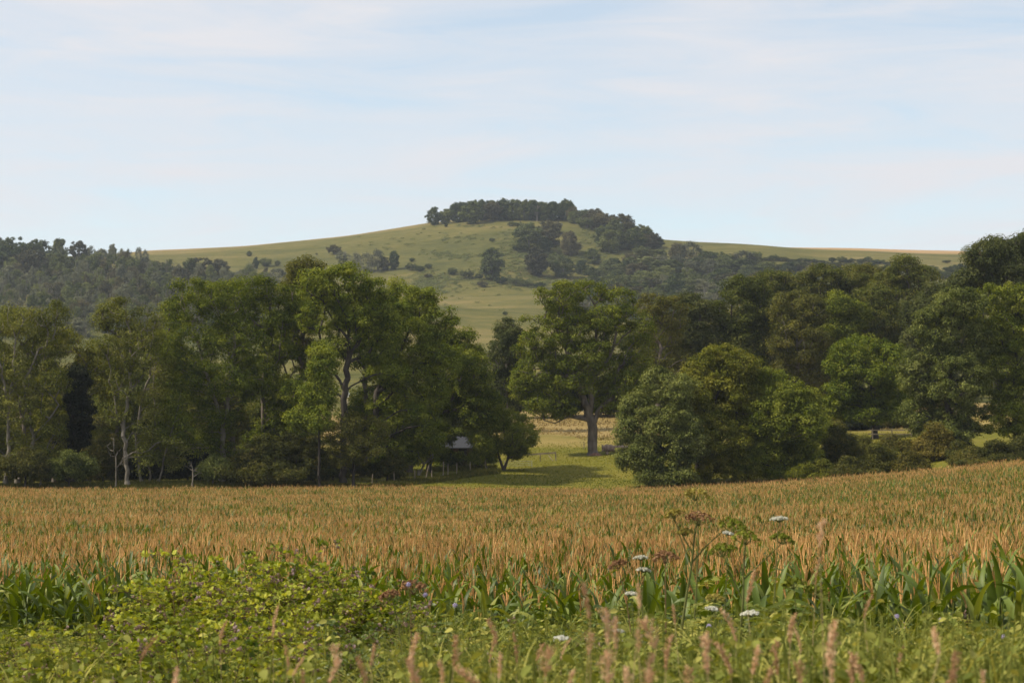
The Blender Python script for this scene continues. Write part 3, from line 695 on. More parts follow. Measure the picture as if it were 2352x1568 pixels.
for i, (px, top, m, lb) in enumerate(((1860, 870, HAW, "dusky hedge tree left of the bright dome tree"), (1955, 880, OAK, "dark hedge tree behind the left side of the bright dome tree"), (2065, 880, OAK, "dark hedge tree behind the right side of the bright dome tree"), (2150, 880, HAW, "dusky hedge tree behind the grey-green tree"), (1530, 870, OAK, "dark hedge tree behind the blue-green round tree"), (1640, 870, HAW, "dusky hedge tree behind the yellow-green dome"), (1750, 870, OAK, "dark hedge tree behind the deep green rounded tree"), (1120, 860, OAK, "dark tree of the hedge right behind the small round hawthorn"), (1190, 850, HAW, "dusky tree of the hedge behind the low boughs of the meadow ash"), (1270, 842, OAK, "dark hedge tree seen between the limbs of the meadow ash"), (1345, 850, YEW, "blackish hedge tree straight behind the meadow ash trunk"), (1420, 850, OAK, "dark hedge tree behind the fallen log"))):
    tree("hedge_tree", lb, px, 310, [(px, top + 30, 45, 36), (px - 26, top + 66, 44, 40), (px + 28, top + 68, 44, 36)], m, "dark hedge trees behind the dry meadow", r_base=0.25, n_clump=170, per=80, leaf=0.34, clump=1.0, branch_mat=BARK_DARK)

# ---- right
G = "round trees at the edge of the maize"
tree("ash_tree", "blue-green round young ash hanging over the meadow, left part of the big rounded group", 1545, 206,
     [(1515, 885, 45, 50), (1468, 950, 50, 55), (1530, 960, 60, 65), (1480, 1030, 62, 50), (1545, 1050, 60, 50), (1500, 1095, 45, 26), (1440, 985, 30, 40), (1560, 900, 40, 50), (1575, 1010, 50, 60), (1450, 1060, 40, 40), (1560, 1095, 50, 24)], BLUE, G, stems=[[(1575, 1120), (1568, 1080), (1550, 1030), (1530, 960)], [(1568, 1085), (1545, 1060), (1500, 1010)]], r_base=0.22, n_clump=560, per=84, leaf=0.25, clump=0.8, shell=0.7, branch_mat=BARK_DARK)
tree("field_maple", "yellow-green domed tree topping the big rounded group by the maize", 1602, 210,
     [(1620, 850, 62, 46), (1690, 842, 66, 44), (1650, 910, 85, 60), (1720, 920, 65, 60), (1610, 980, 66, 60), (1680, 1000, 72, 60), (1620, 1065, 62, 40), (1690, 1075, 60, 34), (1655, 815, 50, 30), (1580, 920, 50, 60), (1740, 880, 50, 50), (1640, 1010, 80, 60), (1735, 990, 60, 60)], GOLD, G, stems=[[(1600, 1118), (1602, 1060), (1625, 980), (1650, 900)], [(1600, 1100), (1575, 1075), (1560, 1050)], [(1602, 1070), (1680, 990), (1700, 920)]], r_base=0.26, n_clump=760, per=84, leaf=0.26, clump=0.85, shell=0.7, branch_mat=BARK_DARK)
tree("field_maple", "deep green rounded tree with a dark straight trunk, right part of the big rounded group", 1715, 209,
     [(1770, 880, 50, 46), (1820, 915, 52, 50), (1850, 975, 42, 60), (1780, 970, 66, 62), (1830, 1040, 52, 46), (1755, 1050, 62, 48), (1715, 1060, 40, 40), (1800, 1085, 55, 26), (1790, 930, 60, 50), (1745, 1000, 50, 60), (1850, 1050, 40, 44), (1860, 920, 30, 40)], ASH, G, stems=[[(1715, 1118), (1716, 1060), (1735, 990), (1770, 920)], [(1716, 1070), (1790, 1010), (1830, 960)]], r_base=0.26, n_clump=680, per=84, leaf=0.26, clump=0.85, shell=0.7, branch_mat=BARK_DARK)
tree("chestnut_tree", "bright green dome-shaped tree standing by the fence in front of the dark wood", 2010, 250,
     [(1990, 800, 58, 38), (1945, 845, 55, 45), (2035, 845, 50, 50), (1990, 870, 80, 50), (1930, 905, 48, 40), (2045, 915, 52, 40), (1985, 930, 70, 34), (1925, 940, 40, 26), (2050, 945, 46, 24), (1990, 955, 60, 22), (1945, 810, 40, 34), (2040, 805, 40, 34)], ASH_B, None, stems=[[(2010, 1000), (2010, 950), (2005, 900), (1995, 840)]], r_base=0.4, n_clump=430, per=90, leaf=0.32, clump=0.95, shell=0.75, branch_mat=BARK_DARK)
tree("ash_tree", "huge dense grey-green tree reaching down to the maize beside the bright dome", 2185, 222,
     [(2200, 700, 62, 44), (2150, 760, 60, 60), (2225, 780, 70, 65), (2120, 860, 55, 65), (2195, 870, 75, 70), (2135, 950, 62, 55), (2210, 960, 65, 55), (2170, 1010, 60, 40)], BLUE, None, r_base=0.42, n_clump=560, per=88, leaf=0.29, clump=0.9, shell=0.7, branch_mat=BARK_DARK)
tree("ash_tree", "huge dense mid-green tree at the right border of the photo, behind the maize rise", 2335, 224,
     [(2310, 680, 68, 40), (2375, 690, 60, 50), (2325, 735, 60, 45), (2270, 730, 46, 40), (2300, 770, 65, 60), (2370, 790, 70, 70), (2290, 870, 65, 65), (2370, 900, 70, 70), (2300, 960, 60, 50), (2360, 990, 70, 40), (2440, 850, 70, 120)], ASH, None, r_base=0.42, n_clump=600, per=88, leaf=0.29, clump=0.9, shell=0.7, branch_mat=BARK_DARK)
W = "trees of the dark wood on the right"
WOOD = (
    (2330, 272, [(2260, 590, 52, 44), (2320, 570, 60, 42), (2380, 560, 60, 45), (2240, 640, 55, 36), (2330, 640, 80, 50), (2200, 660, 36, 30)], OAK_BROWN, "big brown-tinged oak crown standing against the sky above the wood", 0.12),
    (1590, 292, [(1600, 705, 50, 42), (1570, 770, 50, 55), (1620, 790, 55, 60), (1590, 850, 60, 50)], OAK_BROWN, "rust-tinged oak at the left end of the dark wood", 0.05),
    (1705, 296, [(1715, 665, 66, 42), (1680, 730, 60, 55), (1745, 735, 56, 56), (1700, 800, 80, 60), (1700, 870, 80, 50)], OAK, "broad dark green oak beside the rust-tinged oak", 0.0),
    (1830, 290, [(1815, 705, 50, 45), (1860, 720, 45, 45), (1830, 785, 70, 60), (1830, 860, 75, 50)], OLIVE, "olive oak with dead pale branches in the middle of the dark wood", 0.12),
    (1790, 345, [(1780, 650, 60, 34), (1830, 655, 50, 34), (1800, 710, 70, 50)], OAK, "dark crown behind the broad dark green oak", 0.0),
    (1900, 345, [(1890, 640, 55, 34), (1950, 640, 50, 32), (1915, 700, 70, 50)], OAK, "dark crown rising behind the olive oak", 0.0),
    (1930, 296, [(1920, 705, 50, 45), (1960, 730, 45, 45), (1920, 780, 60, 50), (1900, 850, 60, 50)], ASH, "mid-green oak right of the olive oak", 0.05),
    (2080, 335, [(2075, 622, 48, 38), (2120, 640, 36, 34), (2040, 650, 40, 36), (2080, 690, 62, 50)], OAK, "dark pointed crown with holes of sky in the skyline of the wood", 0.18),
    (2015, 300, [(2015, 690, 46, 42), (2000, 750, 50, 50), (2050, 760, 50, 50)], OAK, "dark green oak above the bright dome tree", 0.0),
    (2140, 285, [(2160, 680, 46, 40), (2115, 720, 46, 45), (2180, 720, 40, 50), (2110, 790, 50, 60)], OAK_BROWN, "brownish oak between the dome tree and the big grey-green tree", 0.08),
    (1960, 350, [(1985, 628, 40, 24), (2010, 650, 50, 30)], OLIVE, "small olive top beside the pointed crown in the wood's skyline", 0.05),
    (2220, 350, [(2190, 690, 50, 40), (2240, 700, 50, 40)], OAK, "dark crown tucked under the big brown-tinged oak", 0.0))
WOOD += tuple((px, Y, [(px - 22, t + 40, 50, 40), (px + 26, t + 50, 50, 42), (px, t + 110, 70, 60), (px - 10, t + 190, 70, 50)], m, lb, 0.0) for px, Y, t, m, lb in (
    (1480, 372, 745, OAK, "dark tree at the back of the gap between meadow ash and wood"), (1560, 380, 720, OAK, "dark tree behind the rust-tinged oak"), (1650, 385, 690, OLIVE, "olive tree at the back between the rust-tinged and the dark oak"), (1745, 390, 690, OAK, "dark tree at the back of the wood behind the olive oak's left"), (1870, 390, 690, OAK, "dark tree at the back of the wood behind the olive oak's right"),
    (1980, 380, 690, OAK, "dark tree at the back above the bright dome tree"), (2090, 390, 710, HAW, "dusky tree at the back right of the dome tree"), (2180, 395, 700, OAK, "dark tree at the back behind the brownish oak"), (2290, 380, 720, OAK, "dark tree at the back under the big brown-tinged oak"), (1900, 335, 790, OAK, "shaded low oak right of the rounded group"), (1760, 332, 780, HAW, "shaded low thorn above the rounded group")))
for px, Y, lob, m, lb, th in WOOD:
    tree("oak_tree", lb, px, Y, lob, m, W, r_base=0.42, n_clump=int(70 * len(lob)) + 40, per=78, leaf=0.36, clump=1.1, thin=th, shell=0.65, branch_mat=BARK_PALE if "pale" in lb else BARK_DARK)
GR = "shrubs along the right edge of the maize"
for px, py, w, h, Y, m, lb in ((1930, 1015, 44, 56, 212, HAW, "tall dark sallow shrub right of the big rounded group"), (2025, 1050, 52, 34, 208, OLIVE, "olive bramble-like shrub in front of the lit grass patch"), (2145, 1010, 46, 48, 214, AUTUMN, "yellowing shrub with a bare slanting stem under the grey-green tree"),
                            (1965, 1072, 56, 28, 205, HAW, "low dark shrub at the foot of the tall sallow"), (2090, 1062, 40, 28, 206, AUTUMN, "low yellow-brown shrub at the maize edge left of the yellowing shrub"), (1890, 1078, 34, 30, 206, GOLD, "pale yellow-green shrub under the right part of the rounded group"), (2215, 1040, 44, 30, 212, HAW, "dark shrub right of the yellowing shrub"),
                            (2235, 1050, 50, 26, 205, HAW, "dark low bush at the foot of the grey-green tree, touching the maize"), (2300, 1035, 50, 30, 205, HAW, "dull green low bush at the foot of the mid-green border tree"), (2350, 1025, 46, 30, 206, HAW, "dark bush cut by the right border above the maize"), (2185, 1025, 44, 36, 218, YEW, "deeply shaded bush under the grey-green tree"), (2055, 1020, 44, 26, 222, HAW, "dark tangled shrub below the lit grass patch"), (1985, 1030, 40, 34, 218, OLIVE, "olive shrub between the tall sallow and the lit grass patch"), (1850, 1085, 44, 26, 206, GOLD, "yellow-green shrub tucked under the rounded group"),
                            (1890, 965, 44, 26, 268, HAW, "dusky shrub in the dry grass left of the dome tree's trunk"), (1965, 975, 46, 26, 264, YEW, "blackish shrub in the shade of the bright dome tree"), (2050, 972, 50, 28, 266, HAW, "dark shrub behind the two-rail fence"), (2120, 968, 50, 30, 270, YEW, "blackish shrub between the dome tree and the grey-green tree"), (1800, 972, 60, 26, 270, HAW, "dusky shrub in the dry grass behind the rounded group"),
                            (1900, 985, 34, 34, 240, ASH, "green shrub behind the tall sallow in front of the dry grass")):
    tree("shrub", lb, px, Y, [(px - w * .55, py + h * .25, w * .5, h * .5), (px + w * .5, py + h * .1, w * .5, h * .6), (px + w * random.uniform(-.3, .3), py - h * .5, w * .45, h * .45), (px - w * .2, py, w * .5, h * .5), (px, py + h * .6, w * .9, h * .4), (px + w * .9, py + h * .5, w * .4, h * .35)], m, GR, "shrub", jitter=.4, r_base=0.1, n_clump=170, per=72, leaf=0.22, clump=0.65, branch_mat=BARK_MID)

# ------------------------------------------------------------------ hill trees (a few pixels each: one mesh, crown and stem together)
def far_mesh(kind, seed):
    gen = np.random.default_rng(seed)
    mb = MB()
    if kind == "thin":
        H = 1.0
        for k in range(7):
            x, y = gen.normal(size=2) * 0.15
            tx, ty = x + gen.normal() * .1, y + gen.normal() * .1
            tubes(mb, [[x * .5, y * .5, -0.1]], [[tx, ty, 0.85 + .15 * gen.random()]], 0.017, 0.007, 4, 1)
        n = 1700
        th = gen.random(n) * 6.28; zz = gen.random(n) ** 0.6
        rr = 0.30 * np.sqrt(gen.random(n)) * (1.15 - 0.55 * zz)
        cl = unit(gen.normal(size=(26, 3))) * 0.26 * np.array([1, 1, 1.6]) + np.array([0, 0, .56])
        ci = gen.integers(0, 26, n)
        pos = cl[ci] + gen.normal(size=(n, 3)) * np.array([.06, .06, .05])
        tint = np.clip(.5 + .22 * gen.normal(size=26)[ci] + .1 * gen.normal(size=n), 0, 1)
        kites(mb, pos, gen.normal(size=(n, 3)) + np.array([0, 0, .6]), 0.055 * (.6 + .8 * gen.random(n)), .6, 0, tint, r=gen)
        return mb
    tubes(mb, [[0, 0, -0.08]], [[0, 0, 0.5]], 0.035, 0.02, 5, 1)
    nc = 95; per = 46
    if kind == "dome": c = unit(gen.normal(size=(nc, 3)) + np.array([0, 0, .25])) * np.array([.44, .44, .50]) * (0.6 + .4 * gen.random((nc, 1))) + np.array([0, 0, .46])
    elif kind == "tall": c = unit(gen.normal(size=(nc, 3))) * np.array([.30, .30, .50]) * (0.55 + .45 * gen.random((nc, 1))) + np.array([0, 0, .48])
    else: c = unit(gen.normal(size=(nc, 3)) * np.array([1, 1, .7])) * np.array([.62, .62, .42]) * (0.6 + .4 * gen.random((nc, 1))) + np.array([0, 0, .46])
    lump = unit(gen.normal(size=(6, 3)))
    c = np.concatenate([c, c[:30] * np.array([.55, .55, .9])]); nc = len(c)
    c[:, :2] *= (1 + 0.16 * np.max((unit(c - np.array([0, 0, .5]))[:, None, :] * lump[None]).sum(-1), 1))[:, None]
    ci = np.repeat(np.arange(nc), per); n = len(ci)
    d = unit(gen.normal(size=(n, 3)))
    pos = c[ci] + d * np.array([.11, .11, .075]) * gen.random((n, 1)) ** .5
    pos[:, 2] = np.maximum(pos[:, 2], 0.01)
    tint = np.clip(.5 + .2 * gen.normal(size=nc)[ci] + .14 * gen.normal(size=n), 0, 1)
    kites(mb, pos, d + np.array([0, 0, .6]) + .5 * gen.normal(size=(n, 3)), 0.066 * (.6 + .8 * gen.random(n)), .6, 0, tint, r=gen)
    return mb
FAR = {}
MATSETS = {"dk": FARDK, "br": FARBR, "gn": FARGN, "gy": FARGY}
BARK_FAR = solid_mat("far_grey_bark", (0.13, 0.115, 0.095), (0.23, 0.21, 0.17), 1.0)
def far(kind, mat, v):
    key = (kind, mat, v)
    if key not in FAR:
        FAR[key] = far_mesh(kind, 500 + 31 * v + hash_k[kind] * 7).mesh(kind + "_crown", [MATSETS[mat], BARK_FAR])
    return FAR[key]
hash_k = {"dome": 1, "tall": 2, "wide": 3, "thin": 4}
cnt = [0]
def hill_tree(px, top, base, w, kind="dome", mat="dk", label=None, group=None, name="hill_tree", cat="tree", sink=0.0):
    """top/base/width in photo pixels"""
    p = hill_at(px, base)
    s = p[1] / F
    h = (base - top) * s
    ww = {"dome": 1.0, "tall": .66, "wide": 1.35, "thin": .62}[kind]
    cnt[0] += 1
    o = tagged(name, far(kind, mat, cnt[0] % 4), label, cat, (p[0], p[1], p[2] - sink * h), group, rng.random() * 6.28, (w * s / ww, w * s / ww, h * 1.02))
    return o
def q8(x, y): return 919 + x * .2734, 432 + y * .2734
GSUM = "beeches of the hilltop clump"
SUM = [(285, 158, 312, 130, "dome", "dk", "dark outermost beech at the left tip of the hilltop clump"), (385, 172, 300, 95, "tall", "gn", "narrow paler tree next to the outermost beech of the hilltop"), (480, 105, 290, 135, "dome", "dk", "beech on the left shoulder of the hilltop clump"),
       (595, 108, 304, 155, "tall", "gn", "greener tree standing forward of the hilltop clump"), (700, 95, 276, 130, "dome", "dk", "beech just right of the greener forward tree"), (780, 108, 280, 150, "dome", "br", "brown-green beech with a wide crown in the hilltop clump"), (860, 88, 272, 120, "tall", "dk", "tall dark beech right of the wide brown-green crown"),
       (950, 86, 272, 125, "dome", "gn", "pale-trunked beech in the middle of the hilltop clump"), (1040, 96, 272, 115, "dome", "dk", "beech between the pale trunk and the dead snag"), (1120, 100, 275, 105, "tall", "dk", "beech directly behind the pale dead snag"), (1205, 108, 275, 120, "dome", "dk", "beech right of the pale dead snag"),
       (1290, 112, 275, 120, "dome", "dk", "dark beech above the bushy copse's left edge"), (1375, 122, 270, 120, "dome", "dk", "last beech before the dip in the hilltop skyline"), (1450, 148, 290, 100, "dome", "br", "low tree filling the dip in the hilltop skyline"), (1580, 112, 270, 240, "wide", "dk", "large rounded crown right of the dip in the hilltop skyline"),
       (1460, 190, 300, 120, "dome", "gn", "bushy tree under the large rounded crown"), (1570, 225, 340, 190, "wide", "gn", "pale green scrub tree below the large rounded crown"), (1700, 205, 370, 190, "dome", "br", "brown-green tree on the descending right shoulder of the hilltop"), (1850, 210, 400, 230, "dome", "br", "broad brown dome on the descending shoulder of the hilltop"),
       (1750, 345, 545, 190, "dome", "gn", "green tree at the lower edge of the small grass patch"), (1950, 345, 520, 220, "dome", "dk", "dark tree below the broad brown dome"), (2030, 305, 480, 170, "dome", "dk", "dark crown stepping down the skyline"), (2110, 368, 500, 150, "dome", "br", "brown crown near the end of the hilltop wood"), (2165, 405, 505, 100, "wide", "dk", "lowest dark crown ending the hilltop wood's skyline")]
for x, t, b, w, k, m, lb in SUM:
    X, T = q8(x, t); hill_tree(X, T, q8(x, b)[1], w * .2734 * 1.12, k, m, lb, GSUM, "beech_tree")
for x in range(430, 1400, 105):       # the clump is several trees deep
    X, T = q8(x + 20, 100 + 12 * math.sin(x)); hill_tree(X, T, q8(x, 262)[1], 40, "dome", "dk", "half-hidden beech at the back of the hilltop clump", "beeches at the back of the hilltop clump", "beech_tree")
for k, (x, t, b) in enumerate([(1640, 150, 330), (1760, 215, 380), (1800, 240, 430), (1900, 265, 430), (1960, 310, 470), (2060, 345, 490), (2090, 400, 510), (1700, 300, 480), (1830, 340, 520), (1600, 200, 330), (1520, 180, 290)]):
    X, T = q8(x, t + 12); hill_tree(X, T, q8(x, b)[1], 44, 'dome', 'br' if k % 3 == 0 else 'dk', 'half-hidden tree filling the descending right shoulder of the hilltop wood', 'half-hidden trees on the hilltop shoulder', 'beech_tree')
GC = "trees of the copse on the hill slope"
for x, t, b, w, k, m, lb in [(1080, 285, 535, 265, "dome", "dk", "large dark-green crown at the left of the hillside copse"), (1255, 255, 490, 230, "dome", "br", "large purplish brown crown at the top of the hillside copse"), (1425, 358, 570, 190, "dome", "br", "brown-green crown at the right of the hillside copse"),
                             (1215, 410, 540, 130, "dome", "dk", "smaller crown in front of the two large copse crowns"), (1000, 440, 540, 130, "wide", "dk", "low spreading crown at the foot of the copse's left crown"),
                             (768, 505, 775, 195, "tall", "gn", "lone tall leafy tree on the open hill slope left of the copse"), (1150, 490, 745, 185, "tall", "br", "purple-brown tall tree below the hillside copse"), (1370, 560, 760, 220, "dome", "dk", "dark dome below the right of the copse"), (1290, 540, 680, 120, "dome", "gn", "small green tree between the purple-brown tree and the dark dome"),
                             (1620, 500, 640, 150, "dome", "gn", "green scrub tree below the small grass patch"), (1520, 600, 720, 140, "dome", "dk", "dark scrub tree right of the dark dome")]:
    X, T = q8(x, t); hill_tree(X, T, q8(x, b)[1], w * .2734, k, m, lb, GC)
# dead snag
dm = MB(); g_ = np.random.default_rng(5)
for k in range(9):
    a_ = g_.random() * 6.28; z0 = .25 + .5 * g_.random()
    tubes(dm, [[0, 0, z0]], [[.22 * math.cos(a_), .22 * math.sin(a_), z0 + .25]], .022, .007, 4)
tubes(dm, [[0, 0, -.05]], [[0.02, 0, .95]], .05, .014, 5)
p = hill_at(*q8(1150, 280)); tagged("dead_tree", dm.mesh("dead_tree", [BARK_PALE]), "bare pale dead tree standing in front of the hilltop beeches", "dead tree", p, None, 0, (14, 14, 11.5))
# single bushes and hedges on the open slope
GB = "scattered bushes on the open hill slope"
for px, py, w, h, m, lb in ((575, 589, 14, 13, "dk", "lone dark bush on the grassy skyline slope"), (770, 585, 36, 26, "br", "brown round bush on the upper slope"), (729, 586, 6, 5, "dk", "tiny dark bush left of the brown round bush"), (612, 612, 34, 22, "gn", "green bush beside two dark firs left of the big ash"),
                            (590, 618, 16, 28, "dk", "small dark bush left of the green bush"), (640, 612, 14, 14, "dk", "small dark bush right of the green bush"), (1160, 724, 12, 10, "dk", "lone dark bush low on the smooth slope"), (948, 602, 14, 11, "dk", "small bush above the hedge line"), (945, 622, 26, 20, "dk", "dark bush at the left of the hedge line"),
                            (965, 625, 24, 17, "dk", "second dark bush of the hedge line"), (985, 618, 18, 14, "dk", "little bush at the right of the hedge line"), (1040, 632, 26, 18, "gn", "bush near the thorn patch left of the lone tall tree"), (1072, 640, 34, 24, "dk", "wide dark bush left of the lone tall tree"), (1100, 642, 20, 16, "dk", "bush touching the lone tall tree"),
                            (1108, 660, 26, 16, "br", "brownish bush at the foot of the lone tall tree"), (1150, 652, 32, 20, "dk", "bush right of the lone tall tree's foot"), (1185, 656, 36, 22, "gn", "green bush in the low scrub line"), (1212, 660, 30, 18, "dk", "dark bush in the low scrub line"), (1240, 662, 28, 16, "dk", "bush at the right end of the low scrub line"),
                            (1175, 520, 20, 13, "dk", "bush left of the copse top"), (1192, 523, 20, 16, "gn", "green bush touching the copse top"), (1025, 522, 9, 9, "dk", "tiny bush under the outermost beech"), (1130, 556, 14, 10, "dk", "small bush in the scrub left of the copse"), (985, 640, 20, 12, "br", "low brown bush under the hedge line")):
    hill_tree(px, py - h, py, w, "wide" if w > h * 1.15 else "dome", m, lb, GB, "hill_bush", "bush")
# left hillside: named trees then a crowd of look-alike thin ashes
GL = "broad crowns in the upper left hillside wood"
for px, top, base, w, k, m, lb in ((35, 535, 600, 78, "wide", "dk", "highest dark dome of the left hillside wood"), (-10, 540, 600, 60, "dome", "br", "brown crown at the left edge of the hillside wood"), (95, 547, 612, 60, "dome", "gn", "pale green crown right of the highest dark dome"), (140, 545, 605, 44, "dome", "gn", "airy pale crown on the wood's skyline"), (185, 552, 600, 52, "dome", "br", "dark brown crown on the wood's skyline"),
                                (20, 560, 640, 80, "dome", "dk", "large dark crown under the highest dome"), (80, 570, 645, 72, "dome", "br", "large brown-green crown beside the large dark crown"), (135, 578, 640, 66, "dome", "dk", "dark crown in the upper left wood's middle"), (120, 608, 668, 76, "wide", "br", "wide brownish crown low in the left wood"), (200, 585, 640, 50, "dome", "gn", "grey-green crown above the thin trees"),
                                (235, 572, 620, 38, "tall", "gy", "feathery thin crown on the skyline"), (262, 560, 604, 20, "tall", "gy", "narrow lone crown in the skyline gap"), (475, 584, 640, 88, "wide", "br", "rounded brown clump standing out above the thin wood"), (440, 592, 650, 36, "tall", "dk", "dark fir-like tree at the left of the rounded clump"), (510, 592, 640, 50, "dome", "br", "brown crown at the right of the rounded clump"),
                                (350, 622, 660, 30, "tall", "dk", "dark bushy tree inside the thin wood")):
    hill_tree(px, top, base, w, k, m, lb, GL, "hill_tree")
GA = "thin grey ashes in the left hillside wood"
gen = np.random.default_rng(77)
n_thin = 0
for py in np.arange(632, 770, 12.5):
    for px in np.arange(-20, 640, 25.5):
        x = px + gen.normal() * 8; y = py + gen.normal() * 4
        edge = np.interp(x, [-50, 150, 260, 330, 400, 470, 560, 640], [600, 610, 612, 610, 640, 640, 640, 640])
        if y < edge + 10: continue
        if x > 560 and y < 655: continue
        h = 38 + gen.random() * 18
        hill_tree(x, y - h, y, 22 + gen.random() * 16, "thin" if gen.random() < .5 else gen.choice(["tall", "dome"]), gen.choice(["gy", "gy", "gn", "gn", "br"]), "thin greyish ash among its look-alikes in the left hillside wood", GA, "hill_ash", "tree")
        n_thin += 1
for px, top, base in ((245, 577, 618), (285, 572, 612), (300, 574, 615), (322, 570, 612), (338, 577, 616), (215, 565, 606), (278, 582, 625), (305, 590, 630)):
    hill_tree(px, top, base, 15, "thin", "gy", "spindly ash with see-through crown on the skyline left of the bare ridge", "spindly skyline ashes", "hill_ash", "tree")
# band of grey scrub trees above the big ash
for px, top, base, w, m in ((700, 600, 640, 40, "gy"), (790, 578, 615, 30, "gy"), (815, 582, 622, 34, "gy"), (845, 582, 626, 36, "gy"), (870, 578, 622, 34, "gy"), (885, 590, 622, 26, "br"), (560, 622, 660, 40, "gy"), (640, 618, 655, 36, "gy"), (670, 612, 650, 36, "gy")):
    hill_tree(px, top, base, w, "thin" if m == "gy" else "dome", m, "grey scrubby tree in the band just above the tall belt ash", "grey scrub trees above the belt", "hill_tree")
hill_tree(906, 575, 620, 22, "tall", "dk", "dark narrow tree at the right end of the grey scrub band", None, "hill_tree")
# right slope wood
GRW = "mixed trees of the wood below the hilltop on the right"
gen = np.random.default_rng(91)
for py in np.arange(590, 760, 13):
    for px in np.arange(1290, 2330, 32):
        x = px + gen.normal() * 9; y = py + gen.normal() * 4
        topedge = np.interp(x, [1290, 1400, 1480, 1560, 1640, 1740, 1850, 2000, 2200, 2350], [668, 622, 600, 596, 606, 612, 616, 620, 622, 622])
        if y < topedge: continue
        if y > np.interp(x, [1290, 1480, 1560, 1700, 1900, 2330], [740, 740, 740, 690, 650, 640]): continue
        h = 26 + gen.random() * 16
        if x > 1750: h *= .62
        k = gen.choice(["dome", "wide", "tall", "thin"], p=[.52, .3, .08, .10])
        m = gen.choice(["gn", "br", "dk", "gy"], p=[.36, .22, .30, .12])
        if k == "thin": m = "gy"
        hill_tree(x, y - h, y, 34 + gen.random() * 26, k, m, {"gn": "greenish bushy tree in the mixed wood below the hilltop", "br": "brownish tree in the mixed wood below the hilltop", "dk": "dark bushy tree in the mixed wood below the hilltop", "gy": "grey half-bare tree in the mixed wood below the hilltop"}[m], GRW, "hill_tree")
for px, py, w, h in ((1762, 599, 30, 10), (1775, 598, 22, 16), (1792, 600, 34, 11), (1815, 602, 26, 8), (1838, 604, 40, 12), (1860, 603, 30, 10), (1880, 606, 36, 9), (1908, 603, 18, 13), (1930, 603, 26, 15), (1948, 604, 30, 12), (1975, 605, 24, 12), (1990, 603, 20, 15), (2012, 606, 36, 11), (2035, 608, 26, 9), (2170, 604, 22, 7), (1740, 600, 26, 8), (1715, 602, 36, 12), (1690, 600, 22, 9), (1900, 612, 60, 10), (1960, 614, 70, 10), (1840, 613, 70, 11), (2060, 613, 60, 8)):
    hill_tree(px, py - h, py, w, "wide", "dk", "dark hedge bush on the pale plateau right of the hill", "hedge bushes on the plateau", "hill_bush", "bush")

# low scrub and rough tussocks on the slope: nobody could count them
mb = MB(); gen = np.random.default_rng(12)
pts_, cnts = [], 0
for cx_, cy_, rx_, ry_, k in ((1010, 585, 40, 8, 40), (1060, 592, 26, 6, 30), (1180, 580, 70, 40, 260), (1230, 600, 60, 40, 170), (1010, 640, 70, 14, 110), (1010, 660, 50, 12, 60), (980, 655, 30, 16, 60), (1160, 630, 80, 26, 120), (1340, 585, 70, 30, 150), (1050, 545, 60, 14, 26), (1380, 535, 50, 14, 50), (1080, 520, 60, 4, 16), (1250, 650, 90, 14, 100), (900, 560, 120, 16, 20), (1060, 690, 90, 22, 14)):
    for _ in range(k):
        pts_.append(hill_at(cx_ + gen.normal() * rx_ * .6, cy_ + gen.normal() * ry_ * .6))
for _ in range(1500):
    px, py = gen.uniform(-40, 640), gen.uniform(600, 800)
    if py > np.interp(px, [-50, 150, 260, 330, 400, 470, 560, 640], [600, 606, 610, 618, 645, 645, 650, 640]): pts_.append(hill_at(px, py))
for _ in range(1100):
    px, py = gen.uniform(1250, 2300), gen.uniform(590, 760)
    if py > np.interp(px, [1250, 1400, 1480, 1560, 1640, 1740, 1850, 2000, 2200, 2350], [680, 616, 596, 590, 600, 606, 610, 612, 614, 614]): pts_.append(hill_at(px, py))
pts_ = np.array(pts_)
ci = np.repeat(np.arange(len(pts_)), 70); n = len(ci)
sz = (0.7 + 1.3 * gen.random(len(pts_)))
d = unit(gen.normal(size=(n, 3))); d[:, 2] = np.abs(d[:, 2])
pos = pts_[ci] + d * (sz[ci] * gen.random(n) ** .4)[:, None] * np.array([1.7, 1.2, .8])
kites(mb, pos, d + np.array([0, 0, .4]), 0.5 * (.5 + gen.random(n)), .6, 0, np.clip(.55 + .2 * gen.normal(size=len(pts_))[ci] + .15 * gen.normal(size=n), 0, 1))
o = obj("hill_scrub", mb.mesh("hill_scrub", [FARGN])); o["kind"] = "stuff"; o["label"] = "rough scrub and tussocks on the hill slope"

# ------------------------------------------------------------------ things in the meadow
WOODM = solid_mat("weathered_timber", (0.16, 0.125, 0.085), (0.34, 0.275, 0.20), 3.0, bmp=0.4, sc=(1, 1, 0.2))
tree("young_tree", "leafy sapling hiding the left end of the brick shed", 990, 222, [(985, 1000, 34, 36), (1005, 975, 30, 26), (992, 1040, 30, 26)], ASH, None, r_base=0.1, n_clump=120, per=60, leaf=0.22, clump=0.65, branch_mat=BARK_DARK)
tree("young_tree", "leafy sapling hiding the right end of the brick shed", 1118, 224, [(1106, 1016, 26, 32), (1120, 1045, 24, 26), (1088, 1000, 18, 20), (1096, 1050, 20, 22)], ASH, None, r_base=0.1, n_clump=110, per=60, leaf=0.22, clump=0.65, branch_mat=BARK_DARK)
tree("young_tree", "drooping leafy sapling standing right before the brick shed's roof", 1032, 232, [(1030, 998, 26, 22), (1046, 1052, 26, 22), (1018, 1030, 22, 34), (1062, 992, 20, 12), (1028, 1066, 34, 16)], ASH, None, r_base=0.1, n_clump=150, per=60, leaf=0.22, clump=0.6, branch_mat=BARK_DARK)
tree("shrub", "dark nettle-like shrub against the foot of the brick shed", 1072, 232, [(1066, 1070, 30, 14), (1090, 1062, 22, 20)], HAW, None, "shrub", r_base=0.06, n_clump=90, per=60, leaf=0.2, clump=0.5, branch_mat=BARK_DARK)
